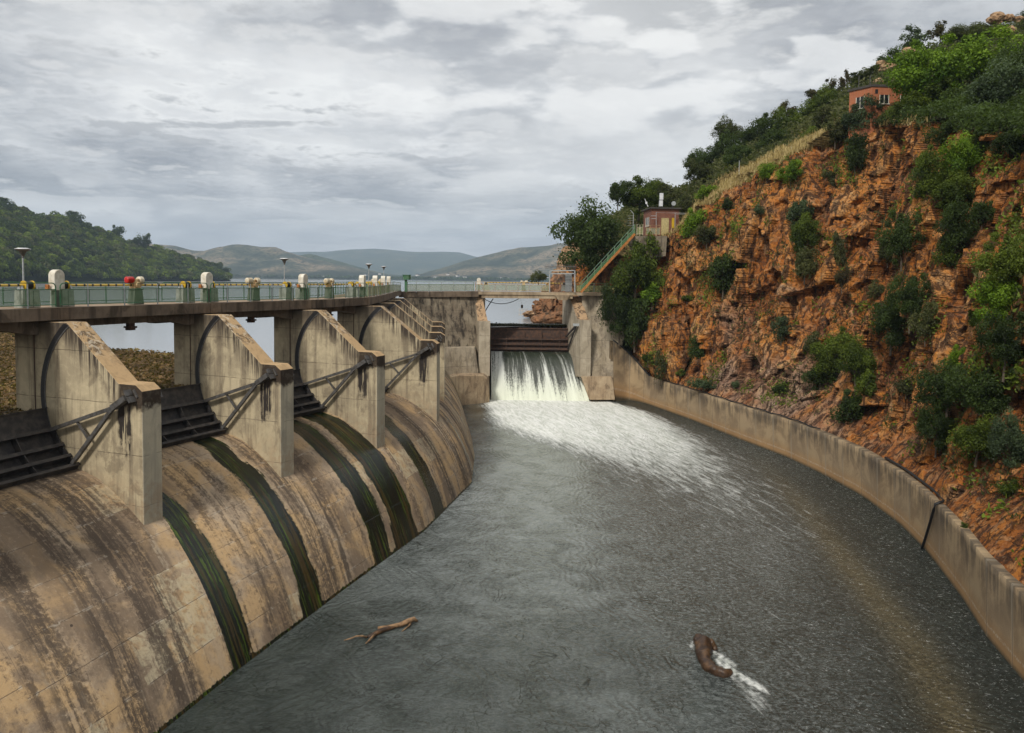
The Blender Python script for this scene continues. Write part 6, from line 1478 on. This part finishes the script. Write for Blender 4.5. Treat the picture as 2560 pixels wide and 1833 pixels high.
# ------------------------------------------------------------------ far hills
def ridge(name, pts, Y0, Y1, mat, seed, rough=1., n=160, m_=26, zbase=LAKE-1):
    xs_ = np.linspace(pts[0][0], pts[-1][0], n); ysp = np.interp(xs_, [p[0] for p in pts], [p[1] for p in pts]); P = np.zeros((m_+6, n, 3))
    for j, (x, y) in enumerate(zip(xs_, ysp)):
        t_ = at(x, y, Y=Y1); b = at(x, 700, Y=Y0); b[2] = zbase; t_[2] = max(t_[2], zbase+.5)
        for i in range(m_+6):
            v_ = i/(m_-1)
            if v_ <= 1: P[i, j] = [b[0]+(t_[0]-b[0])*v_, b[1]+(t_[1]-b[1])*v_, b[2]+(t_[2]-b[2])*(v_**.85)]
            else: q = v_-1; P[i, j] = [t_[0]+(t_[0]-b[0])*q, t_[1]+(Y1-Y0)*q, t_[2]-(t_[2]-b[2])*q*2.5]
    H = P[..., 2]-zbase; nz_ = fbm(P*np.array([1, .6, 0])/((Y1-Y0)*.35)+seed, 5, seed)-.5; nz2 = fbm(P*np.array([1, 1, 0])/60+seed, 3, seed+5)-.5
    v_ = (np.arange(m_+6)/(m_-1))[:, None]; mask = np.clip(v_*4, 0, 1)*np.clip(1.0-.75*np.exp(-((v_-1)/.12)**2), 0, 1)
    P[..., 2] += nz_*H.max()*.55*rough*mask*np.clip(H/ H.max()*2, 0, 1)+nz2*5*rough*np.clip(v_*4, 0, 1)
    o = grid_mesh(name, P, None, None, mat); tag(o, kind='structure'); return o
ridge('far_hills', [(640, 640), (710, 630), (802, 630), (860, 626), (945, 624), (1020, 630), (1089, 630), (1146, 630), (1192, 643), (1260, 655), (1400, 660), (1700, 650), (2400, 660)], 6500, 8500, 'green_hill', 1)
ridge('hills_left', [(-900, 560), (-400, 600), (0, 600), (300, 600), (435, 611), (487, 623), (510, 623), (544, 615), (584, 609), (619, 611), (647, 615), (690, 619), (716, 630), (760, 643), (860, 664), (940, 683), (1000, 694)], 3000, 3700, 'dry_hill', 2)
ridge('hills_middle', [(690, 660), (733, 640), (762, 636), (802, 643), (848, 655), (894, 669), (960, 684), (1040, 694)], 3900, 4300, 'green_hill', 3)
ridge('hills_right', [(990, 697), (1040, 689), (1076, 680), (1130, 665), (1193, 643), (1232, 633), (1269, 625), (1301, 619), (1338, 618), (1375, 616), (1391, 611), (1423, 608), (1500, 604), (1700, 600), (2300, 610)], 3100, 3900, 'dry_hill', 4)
# shoreline trees strip
def canopy(name, P, H, nl, size, mat, label, rad=None, seed=5):
    r = np.random.default_rng(seed); n = len(P); d = r.normal(size=(n, nl, 3)); d /= np.linalg.norm(d, axis=-1, keepdims=True); d[..., 2] = np.abs(d[..., 2])*1.0-.25
    rad = H*.55 if rad is None else rad
    pos = P[:, None]+d*(rad[:, None, None])*r.uniform(.75, 1.05, (n, nl, 1))*np.array([1, 1, 1.05])+np.stack([H*0, H*0, H*.5], -1)[:, None]
    pos = pos.reshape(-1, 3); a = r.normal(size=pos.shape); a /= np.linalg.norm(a, axis=1)[:, None]; s_ = size*np.repeat(rad, nl)[:, None]
    b = np.cross(d.reshape(-1, 3), a); b /= np.linalg.norm(b, axis=1)[:, None]+1e-6
    tint = np.clip(np.repeat(r.uniform(-.15, .85, n), nl)+r.uniform(-.15, .15, n*nl)+.2*d.reshape(-1, 3)[:, 2], 0, 1)
    return quads(name, pos, a*s_*.8, b*s_*1.4, tint, mat, label=label)
sx_ = rng.uniform(430, 1420, 900); P = np.array([at(x, 697, Y=3010+rng.uniform(0, 120)) for x in sx_]); P[:, 2] = LAKE+2; 
canopy('shore_trees', P, rng.uniform(6, 16, len(P)), 18, .45, 'leaf_dark', 'belt of trees along the far lake shore')
sx_ = rng.uniform(560, 1400, 34); hw_ = MB().box((0, 0, 3), (16, 10, 6)).build('wall', 'house_white'); 
rfm = MB().prism([(-5.6, 6), (5.6, 6), (0, 8.6)], lambda y, z: (-8.5, y, z), lambda y, z: (8.5, y, z)).build('roof', 'roof_sheet'); 
for i, x in enumerate(sx_):
    yy = rng.uniform(3060, 3400); zf = LAKE+4+(yy-3000)*.06
    r_ = empty('lakeside_house', at(x, 690, Y=yy)*np.array([1, 1, 0])+np.array([0, 0, zf]), rng.uniform(0, 3), 'tiny pale house among trees on the far lake shore', 'house', 'tiny pale houses on the far shore')
    c_, d_ = (hw_, rfm) if i == 0 else (hw_.copy(), rfm.copy())
    if i: COL.objects.link(c_); COL.objects.link(d_)
    c_.parent = r_; d_.parent = r_
# wooded hill left
WX = [-700, -300, 0, 100, 165, 220, 300, 345, 400, 480, 530, 560, 575]
WY = [380, 450, 520, 552, 550, 575, 605, 625, 632, 655, 674, 695, 700]
def wood_pt(x, v_):
    Y0 = np.interp(x, [-700, 0, 575], [380, 600, 1150]); Y1 = Y0+np.interp(x, [-700, 0, 575], [320, 300, 100]); sk = at(x, np.interp(x, WX, WY), Y=Y1); b = at(x, 700, Y=Y0); b[2] = LAKE-.5
    return b+(sk-b)*np.array([v_, v_, v_**.9])
gx = np.linspace(-700, 575, 120); Pw3 = np.array([[wood_pt(x, v_) for x in gx] for v_ in np.linspace(0, 1, 20)]+[[wood_pt(x, 1)+np.array([0, 150, -60]) for x in gx]])
o = grid_mesh('wooded_hill', Pw3, None, None, 'wood_ground'); tag(o, kind='structure')
nt_ = 3000; tx = rng.uniform(-420, 572, nt_); tv = rng.uniform(0, 1, nt_)**.9; P = np.array([wood_pt(x, v_) for x, v_ in zip(tx, tv)]); Hh = rng.uniform(7, 13, nt_)
cmats = rng.integers(0, 4, nt_)
for q, (mt, lb) in enumerate((('leaf_dark', 'dark'), ('leaf_mid', 'green'), ('leaf_olive', 'olive'), ('leaf_mid', 'leafy green'))):
    s_ = cmats == q; canopy('woodland', P[s_], Hh[s_], 110, .20, mt, lb+' tree crowns massed on the wooded hill across the lake', seed=q)
for x, y, w_, h_, l in ((342, 602, 26, 34, 'left of the twin trees standing above the wooded ridge'), (365, 600, 28, 38, 'right of the twin trees standing above the wooded ridge'), (186, 545, 50, 34, 'broad dark tree on the wooded ridge'), (540, 668, 40, 30, 'rounded tree near the tip of the wooded hill'), (560, 684, 36, 26, 'last tree at the tip of the wooded hill'), (12, 512, 44, 36, 'tall tree crown at the left edge of the wooded ridge'), (290, 582, 34, 40, 'pointed tree on the wooded ridge')):
    Yd = np.interp(x, [-700, 0, 575], [700, 880, 1240]); plantpx('clump' if w_ < 30 else 'medium', x, y, w_, h_, 'leaf_dark', l, 'single trees along the wooded ridge', Yfix=Yd, name='tree')

# ------------------------------------------------------------------ haze
hz = MB().box((0, 4800, 275), (16000, 10400, 600)).build('haze', None); tag(hz, kind='stuff')
m = bpy.data.materials.new('haze_air'); m.use_nodes = True; t = NT(m.node_tree)
v = t.node('ShaderNodeVolumePrincipled', {'Color': (.62, .79, 1.0, 1), 'Density': .00011, 'Anisotropy': .0}); t.node('ShaderNodeOutputMaterial', {'Volume': v.outputs[0]})
hz.data.materials.append(m)
scene.cycles.volume_bounces = 0; scene.cycles.max_bounces = 6; scene.cycles.transparent_max_bounces = 16
scene.cycles.use_denoising = True
